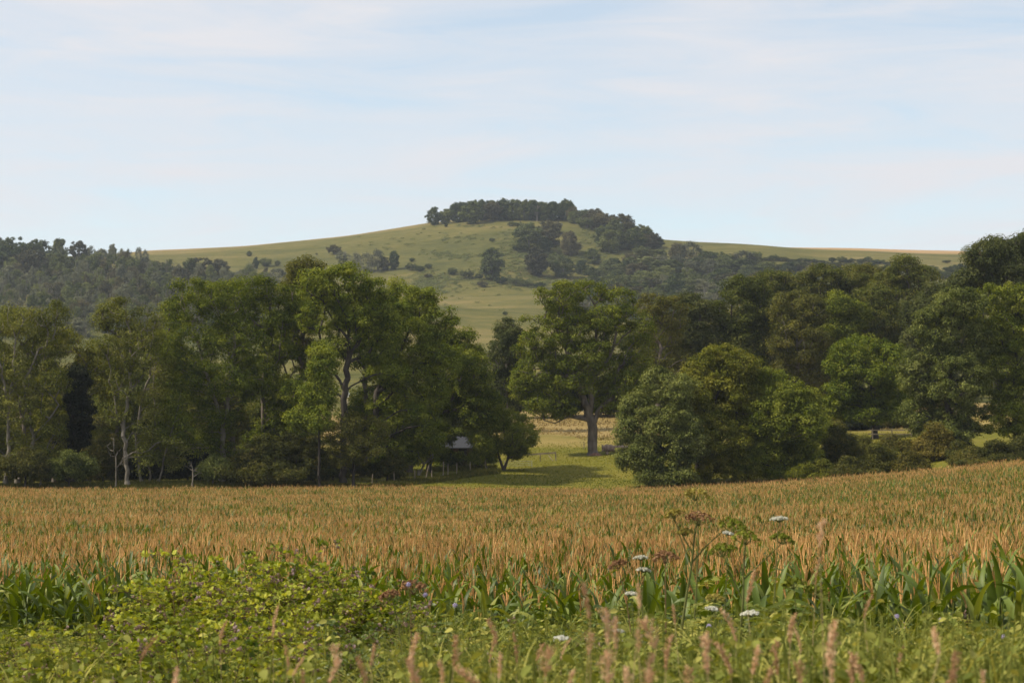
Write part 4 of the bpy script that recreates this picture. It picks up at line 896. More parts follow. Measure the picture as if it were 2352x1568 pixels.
# fence posts along the belt
GP = "fence posts along the tree belt"
posts = ((855, 1112, 24, .06), (906, 1110, 26, -.03), (899, 1106, 22, .05), (953, 1104, 24, 0), (978, 1098, 30, .25), (992, 1098, 18, 0), (1018, 1094, 34, .03), (1029, 1093, 28, 0), (1049, 1090, 27, .02), (1080, 1084, 24, 0), (1116, 1082, 26, -.04))
pl = ("leaning grey fence post at the left end of the row, next to the olive hawthorn", "upright pale fence post, taller of a close pair", "short fence post, darker of a close pair", "thin fence post between the close pair and the slanting stake", "stake slanting strongly to the right in the post row", "short stub post beside the slanting stake", "tallest brown fence post in front of the brick shed", "fence post just right of the tallest one", "pale fence post below the slate roof", "fence post under the shed's right corner", "last fence post before the small round hawthorn")
for (px, py, h, tilt), lb in zip(posts, pl):
    Y = 204.0
    for Y in np.arange(204.6, 250, .3):
        b = base_at(px, Y)
        if proj(b)[1] <= py: break
    mb = MB(); hh = h * Y / F
    poly_tube(mb, [(0, 0, -.3), (tilt * hh * .4, 0, hh * .4), (tilt * hh, 0, hh)], [.055, .055, .045], 7)
    tagged("fence_post", mb.mesh("fence_post", [WOODM]), lb, "fence post", b, GP)
# open rail fence next to the ash
b = base_at(1262, 239); s = 239 / F
e = empty("rail_fence", "short wooden rail on a post with a slanting brace beside the meadow ash", "fence", b)
mb = MB(); poly_tube(mb, [(0.75, 0, -.3), (.75, 0, 1.0)], [.07, .07], 7); obj("post", mb.mesh("post", [WOODM]), e)
mb = MB(); poly_tube(mb, [(-1.1, .03, -.3), (-1.1, .03, .85)], [.06, .06], 7); obj("post", mb.mesh("post", [WOODM]), e)
mb = MB(); box(mb, (-.9, -.09, .84), (3.4, .06, .19), [[math.cos(.07), 0, -math.sin(.07)], [0, 1, 0], [math.sin(.07), 0, math.cos(.07)]]); obj("rail", mb.mesh("rail", [WOODM]), e)
mb = MB(); poly_tube(mb, [(-.1, -.12, .68), (.48, -.7, -.15)], [.045, .045], 6); obj("brace", mb.mesh("brace", [WOODM]), e)
b2 = base_at(1190, 232)
e = empty("low_gate", "low grey metal hurdle in the grass under the small round hawthorn", "gate", b2)
METAL = solid_mat("galvanised_metal", (0.22, 0.23, 0.23), (0.32, 0.33, 0.33), 5, rough=.5)
for zz in (.18, .42, .66):
    mb = MB(); poly_tube(mb, [(-1.6, 0, zz), (1.6, 0, zz + .06)], [.022, .022], 6); obj("bar", mb.mesh("bar", [METAL]), e)
for xx in (-1.6, 1.6):
    mb = MB(); poly_tube(mb, [(xx, 0, -.2), (xx, 0, .8)], [.03, .03], 6); obj("post", mb.mesh("post", [METAL]), e)
b = base_at(1341, 252); mb = MB(); poly_tube(mb, [(0, 0, -.3), (0.02, 0, .95)], [.05, .045], 7)
tagged("fence_post", mb.mesh("fence_post", [WOODM]), "lone thin dark post left of the meadow ash trunk", "fence post", b)
# fallen log
b = base_at(1412, 246); gen = np.random.default_rng(3)
e = empty("fallen_log", "pale weathered log lying on stubs right of the meadow ash trunk", "log", b)
LOGM = solid_mat("weathered_log", (0.17, 0.115, 0.09), (0.44, 0.33, 0.26), 3.5, bmp=1, sc=(1.5, 1, 1), bdist=.08, detail=6)
t_ = np.linspace(0, 1, 15)
prof = np.stack([-1.55 + 3.2 * t_, .06 * np.sin(5 * t_), .66 + .06 * np.sin(4 * t_ + 1)], 1)
mb = MB(); poly_tube(mb, prof, .48 * (1 + .13 * gen.normal(size=15)) * np.where(t_ < .05, .8, 1), 11); obj("trunk", mb.mesh("trunk", [LOGM]), e)
for xx, dz in ((-1.0, -.6), (1.1, -.6)):
    mb = MB(); poly_tube(mb, [(xx, 0, .5), (xx + .1, -.1, -.25)], [.16, .2], 8); obj("stub", mb.mesh("stub", [LOGM]), e)
mb = MB(); poly_tube(mb, [(.9, 0, .9), (1.0, .05, 1.2), (1.15, .05, 1.3)], [.12, .09, .05], 7); obj("knot", mb.mesh("knot", [LOGM]), e)
# reddish earth mound at the trunk foot
EARTH = solid_mat("bare_earth", (0.10, 0.055, 0.04), (0.19, 0.11, 0.08), 4, bmp=1)
b = base_at(1368, 244); mb = MB(); gg = []
nr, nc = 7, 18
for i in range(nr):
    for j in range(nc):
        r_ = (1 - i / (nr - 1)); th = j / nc * 6.283
        gg.append((1.0 * r_ * math.cos(th) * (1 + .1 * math.sin(3 * th)), .7 * r_ * math.sin(th), -.15 + .5 * (1 - r_ ** 2) ** 1.2 + .03 * math.sin(5 * th + i)))
fc = [[i * nc + j, i * nc + (j + 1) % nc, (i + 1) * nc + (j + 1) % nc, (i + 1) * nc + j] for i in range(nr - 1) for j in range(nc)]
mb.add(gg, fc, 0, .5, True)
tagged("earth_mound", mb.mesh("earth_mound", [EARTH]), "reddish bare earth heaped at the foot of the meadow ash", "earth mound", b)

# brick shed with a slate roof
b = base_at(1058, 242)
e = empty("brick_shed", "small red brick shed with a grey slate roof half hidden behind the belt trees", "shed", b, R(-8))
def brick_mat():
    m, t, bb, o = base_mat("red_brick")
    br = N(t, "ShaderNodeTexBrick"); br.inputs["Scale"].default_value = 4.5
    br.inputs["Color1"].default_value = (.075, .030, .022, 1); br.inputs["Color2"].default_value = (.10, .042, .030, 1); br.inputs["Mortar"].default_value = (.09, .075, .062, 1)
    mpp = N(t, "ShaderNodeMapping"); mpp.inputs["Rotation"].default_value = (R(90), 0, 0)
    t.links.new(N(t, "ShaderNodeTexCoord").outputs["Object"], mpp.inputs[0]); t.links.new(mpp.outputs[0], br.inputs["Vector"])
    t.links.new(br.outputs[0], bb.inputs["Base Color"]); bb.inputs["Roughness"].default_value = .9
    return m
BRICK = brick_mat()
SLATE = solid_mat("grey_slate", (0.028, 0.030, 0.036), (0.052, 0.055, 0.064), 6, rough=.8, bmp=.3, sc=(3, 1, 8))
wl, wd, hw, hr = 5.0, 3.8, 1.75, 1.7
mb = MB()
box(mb, (0, -wd / 2 + .12, hw / 2 - .3), (wl, .24, hw + .6)); box(mb, (0, wd / 2 - .12, hw / 2 - .3), (wl, .24, hw + .6))
obj("wall", mb.mesh("wall", [BRICK]), e)
for sx in (-1, 1):
    mb = MB(); x0 = sx * (wl / 2 - .121)
    mb.add([(x0 - .12, -wd / 2 + .25, -.6), (x0 - .12, wd / 2 - .25, -.6), (x0 - .12, wd / 2 - .25, hw), (x0 - .12, 0, hw + hr - .15), (x0 - .12, -wd / 2 + .25, hw),
            (x0 + .12, -wd / 2 + .25, -.6), (x0 + .12, wd / 2 - .25, -.6), (x0 + .12, wd / 2 - .25, hw), (x0 + .12, 0, hw + hr - .15), (x0 + .12, -wd / 2 + .25, hw)],
           [[0, 1, 2, 3, 4], [9, 8, 7, 6, 5]]); obj("gable_wall", mb.mesh("gable_wall", [BRICK]), e)
ov = .3; mb = MB()
for sy in (-1, 1):
    y0, z0 = sy * (wd / 2 + ov), hw - .12; 
    q = np.array([(-wl / 2 - ov, y0, z0), (wl / 2 + ov, y0, z0), (wl / 2 - .9, 0, hw + hr), (-wl / 2 + .9, 0, hw + hr)])
    n_ = np.array([0, 0, .1])
    mb.add(np.concatenate([q, q + n_]), [[0, 1, 2, 3], [7, 6, 5, 4], [0, 4, 5, 1], [1, 5, 6, 2], [3, 2, 6, 7], [0, 3, 7, 4]])
for sx in (-1, 1):
    q = np.array([(sx * (wl / 2 + ov), -wd / 2 - ov, hw - .12), (sx * (wl / 2 + ov), wd / 2 + ov, hw - .12), (sx * (wl / 2 - .9), 0, hw + hr)])
    mb.add(np.concatenate([q, q + [0, 0, .1]]), [[0, 1, 2], [3, 5, 4]])
obj("roof", mb.mesh("roof", [SLATE]), e)
mb = MB(); box(mb, (.6, -wd / 2 - .02, .75), (1.0, .06, 1.9)); obj("door", mb.mesh("door", [solid_mat("dark_door", (.02, .018, .015), (.04, .035, .03), 4)]), e)
mb = MB(); poly_tube(mb, [(-wl / 2 - ov, -wd / 2 - ov - .05, hw - .1), (wl / 2 + ov, -wd / 2 - ov - .05, hw - .1)], [.05, .05], 6); obj("gutter", mb.mesh("gutter", [solid_mat("black_gutter", (.015, .015, .017), (.03, .03, .032), 4)]), e)
# power pole with white transformer box, seen through the belt
pp = base_at(798, 330)
e = empty("power_pole", "thin pole carrying a white transformer box, glimpsed between the belt trunks", "pole", pp)
zt = pt(798, 868, 330)[2] - pp[2]
mb = MB(); poly_tube(mb, [(0, 0, -.5), (0, 0, zt)], [.14, .10], 8); obj("pole", mb.mesh("pole", [solid_mat("pale_pole", (.30, .26, .16), (.40, .36, .24), 4)]), e)
zb = pt(798, 908, 330)[2] - pp[2]
WHITE = solid_mat("white_paint", (.70, .74, .75), (.80, .82, .82), 5, rough=.5)
mb = MB(); box(mb, (0, -.3, zb), (.62, .42, .55)); obj("transformer_box", mb.mesh("transformer_box", [WHITE]), e)
for xx in (-.22, 0, .22):
    mb = MB(); poly_tube(mb, [(xx, -.3, zb + .28), (xx, -.3, zb + .62)], [.06, .045], 7); obj("insulator", mb.mesh("insulator", [WHITE]), e)
mb = MB(); box(mb, (0, -.13, zt - .1), (.9, .1, .1)); obj("cross_arm", mb.mesh("cross_arm", [solid_mat("dark_arm", (.05, .045, .03), (.08, .07, .05), 4)]), e)
# rail fence by the bright dome tree
b = base_at(2045, 247)
e = empty("rail_fence", "dark field fence with two pale rails under the bright dome tree", "fence", b)
for xx in (-2.2, 0.2, 2.6):
    mb = MB(); box(mb, (xx, 0, .45), (.13, .13, 1.7)); obj("post", mb.mesh("post", [WOODM]), e)
for zz in (.55, 1.05):
    mb = MB(); box(mb, (.4, -.09, zz), (6.4, .04, .12)); obj("rail", mb.mesh("rail", [WOODM]), e)

# meadow grass: short blades and dry tussocks
mb = MB(); gen = np.random.default_rng(21)
n = 42000
Yy = 205 + 55 * gen.random(n) ** 1.3; u = (gen.uniform(760, 2150, n) - CX) / F
x = u * Yy; z = gz(x, Yy)
hgt = .05 + .16 * gen.random(n) ** 2
lean = gen.normal(size=(n, 2)) * .12
base_ = np.stack([x, Yy, z], 1); side = np.stack([np.cos(gen.random(n) * 6.28), .3 * np.sin(gen.random(n) * 6.28), np.zeros(n)], 1) * .045
tip = base_ + np.concatenate([lean, hgt[:, None]], 1)
mb.add(np.stack([base_ - side, base_ + side, tip], 1).reshape(-1, 3), np.arange(3 * n).reshape(n, 3), 0, np.clip(.45 + .25 * vnoise(x / 5, Yy / 7, 2) + .2 * gen.normal(size=n), 0, 1))
o = obj("meadow_grass", mb.mesh("meadow_grass", [GRASSB])); o["kind"] = "stuff"; o["label"] = "short sunlit grass of the meadow behind the maize"
mb = MB(); n = 26000
Yy = 262 + 52 * gen.random(n); u = (gen.uniform(-100, 2400, n) - CX) / F
x = u * Yy; keep = vnoise(x / 4, Yy / 5, 9) > -.5; x, Yy = x[keep], Yy[keep]; n = len(x)
z = gz(x, Yy); hgt = .10 + .38 * gen.random(n) ** 3
base_ = np.stack([x, Yy, z], 1); side = np.stack([np.ones(n), np.zeros(n), np.zeros(n)], 1) * .07
tip = base_ + np.concatenate([gen.normal(size=(n, 2)) * .2, hgt[:, None]], 1)
mb.add(np.stack([base_ - side, base_ + side, tip], 1).reshape(-1, 3), np.arange(3 * n).reshape(n, 3), 0, np.clip(.5 + .25 * vnoise(x / 5, Yy / 7, 2) + .2 * gen.normal(size=n), 0, 1))
o = obj("dry_grass", mb.mesh("dry_grass", [TAN_TUFT])); o["kind"] = "stuff"; o["label"] = "tall dry straw-coloured grass behind the meadow"
# dark weeds along the foot of the belt
mb = MB(); n = 26000
n2 = 5000
px_ = gen.uniform(-60, 1150, n); px_[:n2] = gen.uniform(990, 1140, n2); Yy = 203.6 + 5 * gen.random(n) + np.maximum(0, (px_ - 850)) * .055; Yy[:n2] = 224 + 12 * gen.random(n2)
x = (px_ - CX) / F * Yy; z = gz(x, Yy); hgt = .15 + .45 * gen.random(n) * (.6 + .4 * vnoise(x / 3, Yy, 4))
base_ = np.stack([x, Yy, z], 1); side = np.stack([np.ones(n), np.zeros(n), np.zeros(n)], 1) * .06
tip = base_ + np.concatenate([gen.normal(size=(n, 2)) * .15, np.maximum(hgt, .1)[:, None]], 1)
mb.add(np.stack([base_ - side, base_ + side, tip], 1).reshape(-1, 3), np.arange(3 * n).reshape(n, 3), 0, np.clip(.4 + .2 * gen.normal(size=n), 0, 1))
o = obj("rough_weeds", mb.mesh("rough_weeds", [HAW])); o["kind"] = "stuff"; o["label"] = "rough weeds along the foot of the tree belt"

# ------------------------------------------------------------------ maize
def blade(mb, p0, az_, el0, length, width, curl, gen, nseg=9, cols=3, mi=0, tint=.5, twist=0.0):
    s = np.linspace(0, 1, nseg + 1)
    el = el0 - curl * s ** 1.6
    ds = length / nseg
    hx = np.concatenate([[0], np.cumsum(np.cos(el[:-1]) * ds)]); hz = np.concatenate([[0], np.cumsum(np.sin(el[:-1]) * ds)])
    d = np.array([math.cos(az_), math.sin(az_), 0]); sd_ = np.array([-math.sin(az_), math.cos(az_), 0])
    ctr = p0 + hx[:, None] * d + hz[:, None] * np.array([0, 0, 1.0])
    w = width * .5 * np.clip(s * 5 + .45, 0, 1) * np.clip((1 - s), 0, 1) ** .55
    nrm = np.stack([-np.sin(el)] * 2, 1) * d[:2]; nrm = np.concatenate([nrm, np.cos(el)[:, None]], 1)
    tw = twist * s
    side = np.cos(tw)[:, None] * sd_ + np.sin(tw)[:, None] * nrm
    wav = .12 * w * np.sin(s * 17 + gen.random() * 6) 
    Lf = ctr + side * w[:, None] + nrm * (w * .32 + wav)[:, None]
    Rg = ctr - side * w[:, None] + nrm * (w * .32 - wav)[:, None]
    if cols == 3:
        V = np.stack([Lf, ctr, Rg], 1).reshape(-1, 3)
        fc = [[3 * i + j, 3 * i + j + 1, 3 * i + j + 4, 3 * i + j + 3] for i in range(nseg) for j in range(2)]
    else:
        V = np.stack([Lf, Rg], 1).reshape(-1, 3); fc = [[2 * i, 2 * i + 1, 2 * i + 3, 2 * i + 2] for i in range(nseg)]
    mb.add(V, fc, mi, tint, True)

def tassel(mb, base, gen, fine=True, mi=0, size=1.0):
    nb = gen.integers(2, 6) if fine else 3
    L0 = (.30 + .08 * gen.random()) * size
    dirs = [(0.03 * gen.normal(), 0.03 * gen.normal(), 1.0, L0, 0.0)]
    for k in range(nb):
        a_ = gen.random() * 6.28; t_ = .08 + .20 * gen.random()
        dirs.append((math.cos(a_) * t_, math.sin(a_) * t_, 1.0, L0 * (.6 + .3 * gen.random()), .02 + .10 * gen.random()))
    for dx, dy, dz, Ln, z0 in dirs:
        d = np.array([dx, dy, dz]); d /= np.linalg.norm(d)
        m = 9 if fine else 2
        s = np.linspace(0, 1, m + 1)
        bend = np.array([dx, dy, 0]) * Ln * .5
        P = base + np.array([0, 0, z0]) + d * (s * Ln)[:, None] + bend * (s ** 2)[:, None] - np.array([0, 0, 1]) * (.12 * Ln * s ** 2 * np.hypot(dx, dy) * 2)[:, None]
        r_ = (.0080 if fine else .0060) * (1 - .5 * s) * size * (1.25 if z0 == 0 else 1)
        if fine: r_ = r_ * np.where(np.arange(m + 1) % 2, 1.25, .75)
        poly_tube(mb, P, r_, 5 if fine else 3, mi, float(np.clip(.5 + .25 * gen.normal(), 0, 1)), cap=False)

def maize_parts(seed):
    gen = np.random.default_rng(seed)
    H = 1.92
    st, lv, ta = MB(), MB(), MB()
    z_ = np.linspace(0, H + .05, 9); wob_ = np.cumsum(gen.normal(size=(9, 2)) * .006, 0)
    P = np.concatenate([wob_, z_[:, None]], 1); P[0, :2] = 0; P[:, 2] -= .05
    poly_tube(st, P, np.linspace(.016, .007, 9), 7, 0, .5)
    plane = gen.random() * 6.28
    nl = 13
    for i in range(nl):
        f = i / (nl - 1)
        h = .35 + (H - .42) * f
        c = np.array([np.interp(h, P[:, 2], P[:, 0]), np.interp(h, P[:, 2], P[:, 1]), h])
        az_ = plane + (i % 2) * math.pi + gen.normal() * .35
        el = .95 + .38 * f ** 2 + gen.normal() * .1
        Ln = (.80 if f < .7 else .80 - .9 * (f - .7)) * (.85 + .3 * gen.random())
        blade(lv, c, az_, el, Ln, .115 * (.85 + .3 * gen.random()) * (1 if f < .8 else .85), 1.6 + 1.1 * gen.random() - .8 * f ** 3, gen, tint=float(np.clip(.48 + .16 * gen.normal(), 0, 1)), twist=gen.normal() * .5)
    tassel(ta, P[-1] - np.array([0, 0, .02]), gen, True, size=.84)
    return st.mesh("stalk", [STALK]), lv.mesh("leaves", [CORN_LEAF]), ta.mesh("tassel", [TASSEL])

GM = "maize plants at the front edge of the field"
protos = [maize_parts(900 + i) for i in range(9)]
gen = np.random.default_rng(31)

n_front = 0; r_i = 0; FRONT_ROWS = 0
def corn_h(x, y):                            # plant height factor
    return 1 + .022 * vnoise(np.asarray(x) / 1.3, np.asarray(y) / 1.3, 41) + .03 * vnoise(np.asarray(x) / 9, np.asarray(y) / 7, 43) + .10 * np.clip((np.asarray(x) - 0.3) / 3.0, 0, 1) * np.clip((27 - np.asarray(y)) / 5, 0, 1)
ROW_GAP, IN_ROW = .72, .17
while n_front < 300:
    yoff = r_i * ROW_GAP
    half = (31.0 + yoff) * .285 + .5
    for x in np.arange(-half, half, IN_ROW):
        xx = x + gen.normal() * .03; yy = float(edge_y(xx)) + yoff + gen.normal() * .05
        if abs(xx) > yy * .264 + .2 or n_front >= 300: continue
        i = int(gen.integers(len(protos))); st, lv, ta = protos[i]
        e = empty("maize_plant", "maize plant with broad green leaves and a tan tassel in the field's front rows", "maize plant", (xx, yy, float(gz(xx, yy)) - .02), gen.random() * 6.28, GM)
        h = float(corn_h(xx, yy)) * (1 + gen.normal() * .03)
        e.scale = (1, 1, h)
        e.rotation_euler[0] = gen.normal() * .03; e.rotation_euler[1] = gen.normal() * .03
        if gen.random() < (.30, .62, .85, .95)[min(r_i, 3)]: obj("tassel", ta, e)
        obj("stalk", st, e); obj("leaves", lv, e)
        n_front += 1
    r_i += 1
FIRST = r_i * ROW_GAP

# the rest of the field: one object of stuff, made of short row pieces
src = bpy.data.collections.new("maize_row_pieces")
def row_piece(seed, green, dense):
    gen = np.random.default_rng(seed); mb = MB()
    for k in range(8 if dense else 9):
        x = (k - 3.5) * .18 + gen.normal() * .04; y = gen.normal() * .10
        H = 1.92 * (1 + gen.normal() * .045)
        lean = gen.normal(size=2) * .03
        tubes(mb, [[x, y, 0.6]], [[x + lean[0], y + lean[1], H]], .012, .008, 3, 1)
        pl_ = gen.random() * 6.28
        for i in range(7):
            f = i / 6; h = 1.0 + (H - 1.08) * f
            blade(mb, np.array([x + lean[0] * h / H, y + lean[1] * h / H, h]), pl_ + (i % 2) * math.pi + gen.normal() * .4, 1.0 + .36 * f * f + gen.normal() * .12, (.70 if f < .6 else .70 - .85 * (f - .6)) * (.85 + .3 * gen.random()), .08, 1.6 - .9 * f ** 3 + .5 * gen.random(), gen, 4, 2, 0, float(np.clip(.45 + .16 * gen.normal(), 0, 1)))
        if gen.random() > green:
            tassel(mb, np.array([x + lean[0], y + lean[1], H]), gen, False, 2, 0.78 + .32 * gen.random())
    return mb.mesh("maize_row_piece", [CORN_LEAF, STALK, TASSEL])
pieces = []
for i in range(12):
    o = bpy.data.objects.new("maize_row_piece_%02d" % i, row_piece(1200 + i, .06 if i < 6 else .30 if i < 9 else .60, True)); src.objects.link(o)
gen = np.random.default_rng(55)
PTS, ROT, SCL, IDX = [], [], [], []
y = FIRST
while y < 196:
    half = (y + 31) * .285 + 1.5
    xs = np.arange(-half, half, 1.42) + gen.random() * 1.4
    yy = edge_y(xs) + y + gen.normal(size=len(xs)) * .04
    ok = (np.abs(xs) < yy * .275 + 1.5) & (yy < 198.5)
    xs, yy = xs[ok], yy[ok]
    if not len(xs): break
    gr = vnoise(xs / 26, yy / 9, 61) + .5 * vnoise(xs / 7, yy / 3, 62) + .5 * np.clip((yy - 120) / 80, 0, 1) * np.clip(xs / 25, 0, 1)
    PTS.append(np.stack([xs, yy, gz(xs, yy)], 1))
    ROT.append(np.stack([np.zeros(len(xs)), np.zeros(len(xs)), gen.integers(0, 2, len(xs)) * math.pi + gen.normal(size=len(xs)) * .12], 1))
    SCL.append(np.stack([np.ones(len(xs)), np.ones(len(xs)), corn_h(xs, yy) * (1 + .03 * gen.normal(size=len(xs))) - .02 * (gr > .9)], 1))
    grn = gr + .45 * gen.normal(size=len(xs))
    IDX.append(np.where(grn > 1.25, gen.integers(9, 12, len(xs)), np.where(grn > .35, gen.integers(6, 9, len(xs)), gen.integers(0, 6, len(xs)))))
    y += ROW_GAP * (1 if y < 60 else 1.08)
PTS, ROT, SCL, IDX = map(np.concatenate, (PTS, ROT, SCL, IDX))
def scatter(name, pts, rot, scl, idx, coll, label):
    me = bpy.data.meshes.new(name); me.vertices.add(len(pts)); me.vertices.foreach_set("co", np.asarray(pts, float).ravel())
    a = me.attributes.new("rot", 'FLOAT_VECTOR', 'POINT'); a.data.foreach_set("vector", np.asarray(rot, float).ravel())
    a = me.attributes.new("scl", 'FLOAT_VECTOR', 'POINT'); a.data.foreach_set("vector", np.asarray(scl, float).ravel())
    a = me.attributes.new("idx", 'INT', 'POINT'); a.data.foreach_set("value", np.asarray(idx, np.int32))
    me.update()
    o = obj(name, me); o["kind"] = "stuff"; o["label"] = label
    ng = bpy.data.node_groups.new(name + "_nodes", 'GeometryNodeTree')
    ng.interface.new_socket("Geometry", in_out='INPUT', socket_type='NodeSocketGeometry'); ng.interface.new_socket("Geometry", in_out='OUTPUT', socket_type='NodeSocketGeometry')
    gi = N(ng, 'NodeGroupInput'); go = N(ng, 'NodeGroupOutput')
    cinf = N(ng, 'GeometryNodeCollectionInfo'); cinf.inputs[0].default_value = coll; cinf.inputs["Separate Children"].default_value = True; cinf.inputs["Reset Children"].default_value = True
    iop = N(ng, 'GeometryNodeInstanceOnPoints'); iop.inputs["Pick Instance"].default_value = True
    def att(n_, ty):
        q = N(ng, 'GeometryNodeInputNamedAttribute', data_type=ty); q.inputs[0].default_value = n_; return q.outputs["Attribute"]
    l = ng.links.new
    l(gi.outputs[0], iop.inputs["Points"]); l(cinf.outputs[0], iop.inputs["Instance"]); l(att("idx", 'INT'), iop.inputs["Instance Index"])
    l(att("rot", 'FLOAT_VECTOR'), iop.inputs["Rotation"]); l(att("scl", 'FLOAT_VECTOR'), iop.inputs["Scale"]); l(iop.outputs[0], go.inputs[0])
    md = o.modifiers.new("scatter", 'NODES'); md.node_group = ng
    return o
scatter("maize_field", PTS, ROT, SCL, IDX, src, "the maize crop stretching back to the trees, tan tassels over green leaves")

# ------------------------------------------------------------------ verge plants
def leaflet(mb, c, ax, nrm, L_, W_, tint, mi=0):
    """ovate folded leaflet, 3 columns"""
    ax = unit(ax[None])[0]; nrm = unit((nrm - ax * nrm.dot(ax))[None])[0]; sd_ = np.cross(nrm, ax)
    s = np.array([0, .22, .5, .78, 1.0]); w = np.array([.08, .8, 1.0, .62, .03]) * W_ * .5
    z = -.16 * L_ * s ** 2
    ctr = c + ax * (s * L_)[:, None] + nrm * z[:, None]
    Lf = ctr + sd_ * w[:, None] + nrm * (w * .28)[:, None]; Rg = ctr - sd_ * w[:, None] + nrm * (w * .28)[:, None]
    V = np.stack([Lf, ctr, Rg], 1).reshape(-1, 3)
    mb.add(V, [[3 * i + j, 3 * i + j + 1, 3 * i + j + 4, 3 * i + j + 3] for i in range(4) for j in range(2)], mi, tint, True)

def bramble_parts(seed, H, spread, ncane, mat, flower=.5):
    gen = np.random.default_rng(seed)
    cn, lf, fl = MB(), MB(), MB()
    for k in range(ncane):
        a_ = gen.random() * 6.28; rr = spread * math.sqrt(gen.random()); hh = H * (.45 + .5 * gen.random() + .38 * gen.random() ** 5) * (1 - .25 * (rr / spread) ** 2)
        b0 = np.array([gen.normal() * .15, gen.normal() * .15, 0]); tipv = np.array([math.cos(a_) * rr, math.sin(a_) * rr, hh])
        s = np.linspace(0, 1, 16)
        P = b0 + (tipv - b0) * np.stack([s ** 1.2, s ** 1.2, np.sin(s * 1.75) / math.sin(1.75)], 1) + gen.normal(size=(16, 3)) * .012
        poly_tube(cn, P, np.linspace(.006, .0025, 16), 5, 0, .5)
        tn = gen.normal() * .15
        for j in range(4, 16):
            for rep in range(2):
                q = P[j] + (P[j] - P[j - 1]) * (rep * .5)
                la = gen.random() * 6.28; out_ = np.array([math.cos(la), math.sin(la), .25 + .3 * gen.random()])
                pet = q + out_ * (.03 + .05 * gen.random())
                tubes(cn, [q], [pet], .0016, .0012, 3)
                sz = .030 + .030 * gen.random()
                nrm = np.array([0, 0, .75]) + gen.normal(size=3) * .95
                tint = float(np.clip(.5 + tn + .2 * gen.normal() + .12 * (j / 16 - .5), 0, 1))
                side = np.cross(out_, [0, 0, 1.0]); out_ = out_ + gen.normal(size=3) * .45
                leaflet(lf, pet, out_, nrm, sz * 1.25, sz * .95, tint)
                leaflet(lf, pet, side * .9 + out_ * .25, nrm, sz, sz * .72, tint)
                leaflet(lf, pet, -side * .9 + out_ * .25, nrm, sz, sz * .72, tint)
        if gen.random() < flower:
            for j in range(int(gen.integers(4, 9))):
                q = P[-1] + np.array([gen.normal() * .03, gen.normal() * .03, .07 * gen.random()]); 
                tubes(cn, [P[-1]], [q], .0012, .001, 3)
                m_ = 14; d = unit(gen.normal(size=(m_, 3)))
                kites(fl, q + d * .012, d, .022, .8, 0, float(np.clip(.4 + .3 * gen.normal(), 0, 1)), r=gen)
    return cn.mesh("canes", [CANE]), lf.mesh("leaves", [mat]), fl.mesh("flower_buds", [BUD])

GBR = "bramble bushes on the verge"
bproto = [bramble_parts(2000 + i, 1.25, 1.1, 82, BRAMBLE) for i in range(4)] + [bramble_parts(2100 + i, 1.1, 1.1, 76, BRAMBLE_D, .35) for i in range(3)]
gen = np.random.default_rng(8)
# (px, Y, top py, proto, label)
BR = [(670, 8.3, 1285, 0, "tallest yellow-green bramble, its tip reaching up over the tassels"), (560, 7.8, 1325, 1, "yellow-green bramble left of the tallest one"), (430, 7.9, 1310, 2, "bramble arching over the maize at the left third of the verge"), (380, 7.4, 1380, 3, "bramble with many pink buds below the arching one"),
      (790, 7.8, 1345, 3, "bramble right of the tallest one, in front of broad maize leaves"), (700, 7.2, 1400, 2, "leafy bramble just below the tallest one"), (520, 6.7, 1415, 0, "bright bramble in the middle of the left verge"), (250, 6.6, 1462, 1, "bramble below the maize at the left"), (90, 6.6, 1470, 3, "bramble with pinkish buds in the left corner"), (-30, 6.4, 1480, 0, "bramble cut by the left border"),
      (380, 6.0, 1460, 2, "low bramble in front of the bud-rich one"), (620, 5.9, 1470, 1, "low bramble left of the dark hollow"), (160, 5.6, 1500, 2, "bramble at the bottom left among dry stems"), (300, 5.2, 1525, 0, "lowest bramble near the bottom left"), (480, 5.2, 1520, 3, "lowest bramble under the bright middle one"), (20, 5.2, 1530, 1, "lowest bramble in the left corner"),
      (900, 7.4, 1415, 4, "dark green bramble with lilac flowers standing over it"), (1010, 7.0, 1445, 5, "dark green bramble in the centre of the verge"), (820, 6.3, 1460, 6, "dark glossy bramble above the dark hollow"), (950, 5.7, 1495, 4, "dark bramble at the bottom centre"), (1130, 6.6, 1455, 6, "dark green bramble beside the white flower head in the centre"), (1100, 5.6, 1500, 5, "dark low bramble among the grass heads in the centre"),
      (760, 5.4, 1520, 5, "dark bramble at the bottom, behind two pink grass heads"), (1280, 6.4, 1460, 4, "dark bramble under the white umbels right of centre"), (2240, 7.0, 1470, 6, "dark bramble in front of the tall maize at the right"), (1700, 6.2, 1490, 5, "dark bramble under the hogweed stems"),
      (1450, 6.8, 1440, 6, "dark bramble between the cream umbel and the lower white umbels"), (1930, 6.4, 1465, 4, "dark bramble behind the thick reddish seed head"), (2080, 6.9, 1450, 5, "dark bramble below the round lilac flower"), (2330, 6.2, 1480, 4, "dark bramble cut by the right border"), (1560, 5.7, 1500, 6, "low dark bramble at the bottom right of centre"), (2130, 5.6, 1515, 6, "low dark bramble under the strongly slanting seed head"),
      (610, 8.6, 1300, 3, "bramble with bud-tipped shoots just left of the tallest one"), (720, 8.6, 1310, 1, "bramble whose shoots stand beside the tallest one on its right"), (500, 8.4, 1320, 2, "bramble with shoots standing before the maize, left of the tallest three"), (850, 8.0, 1370, 0, "bramble reaching toward the dry dark umbel")]
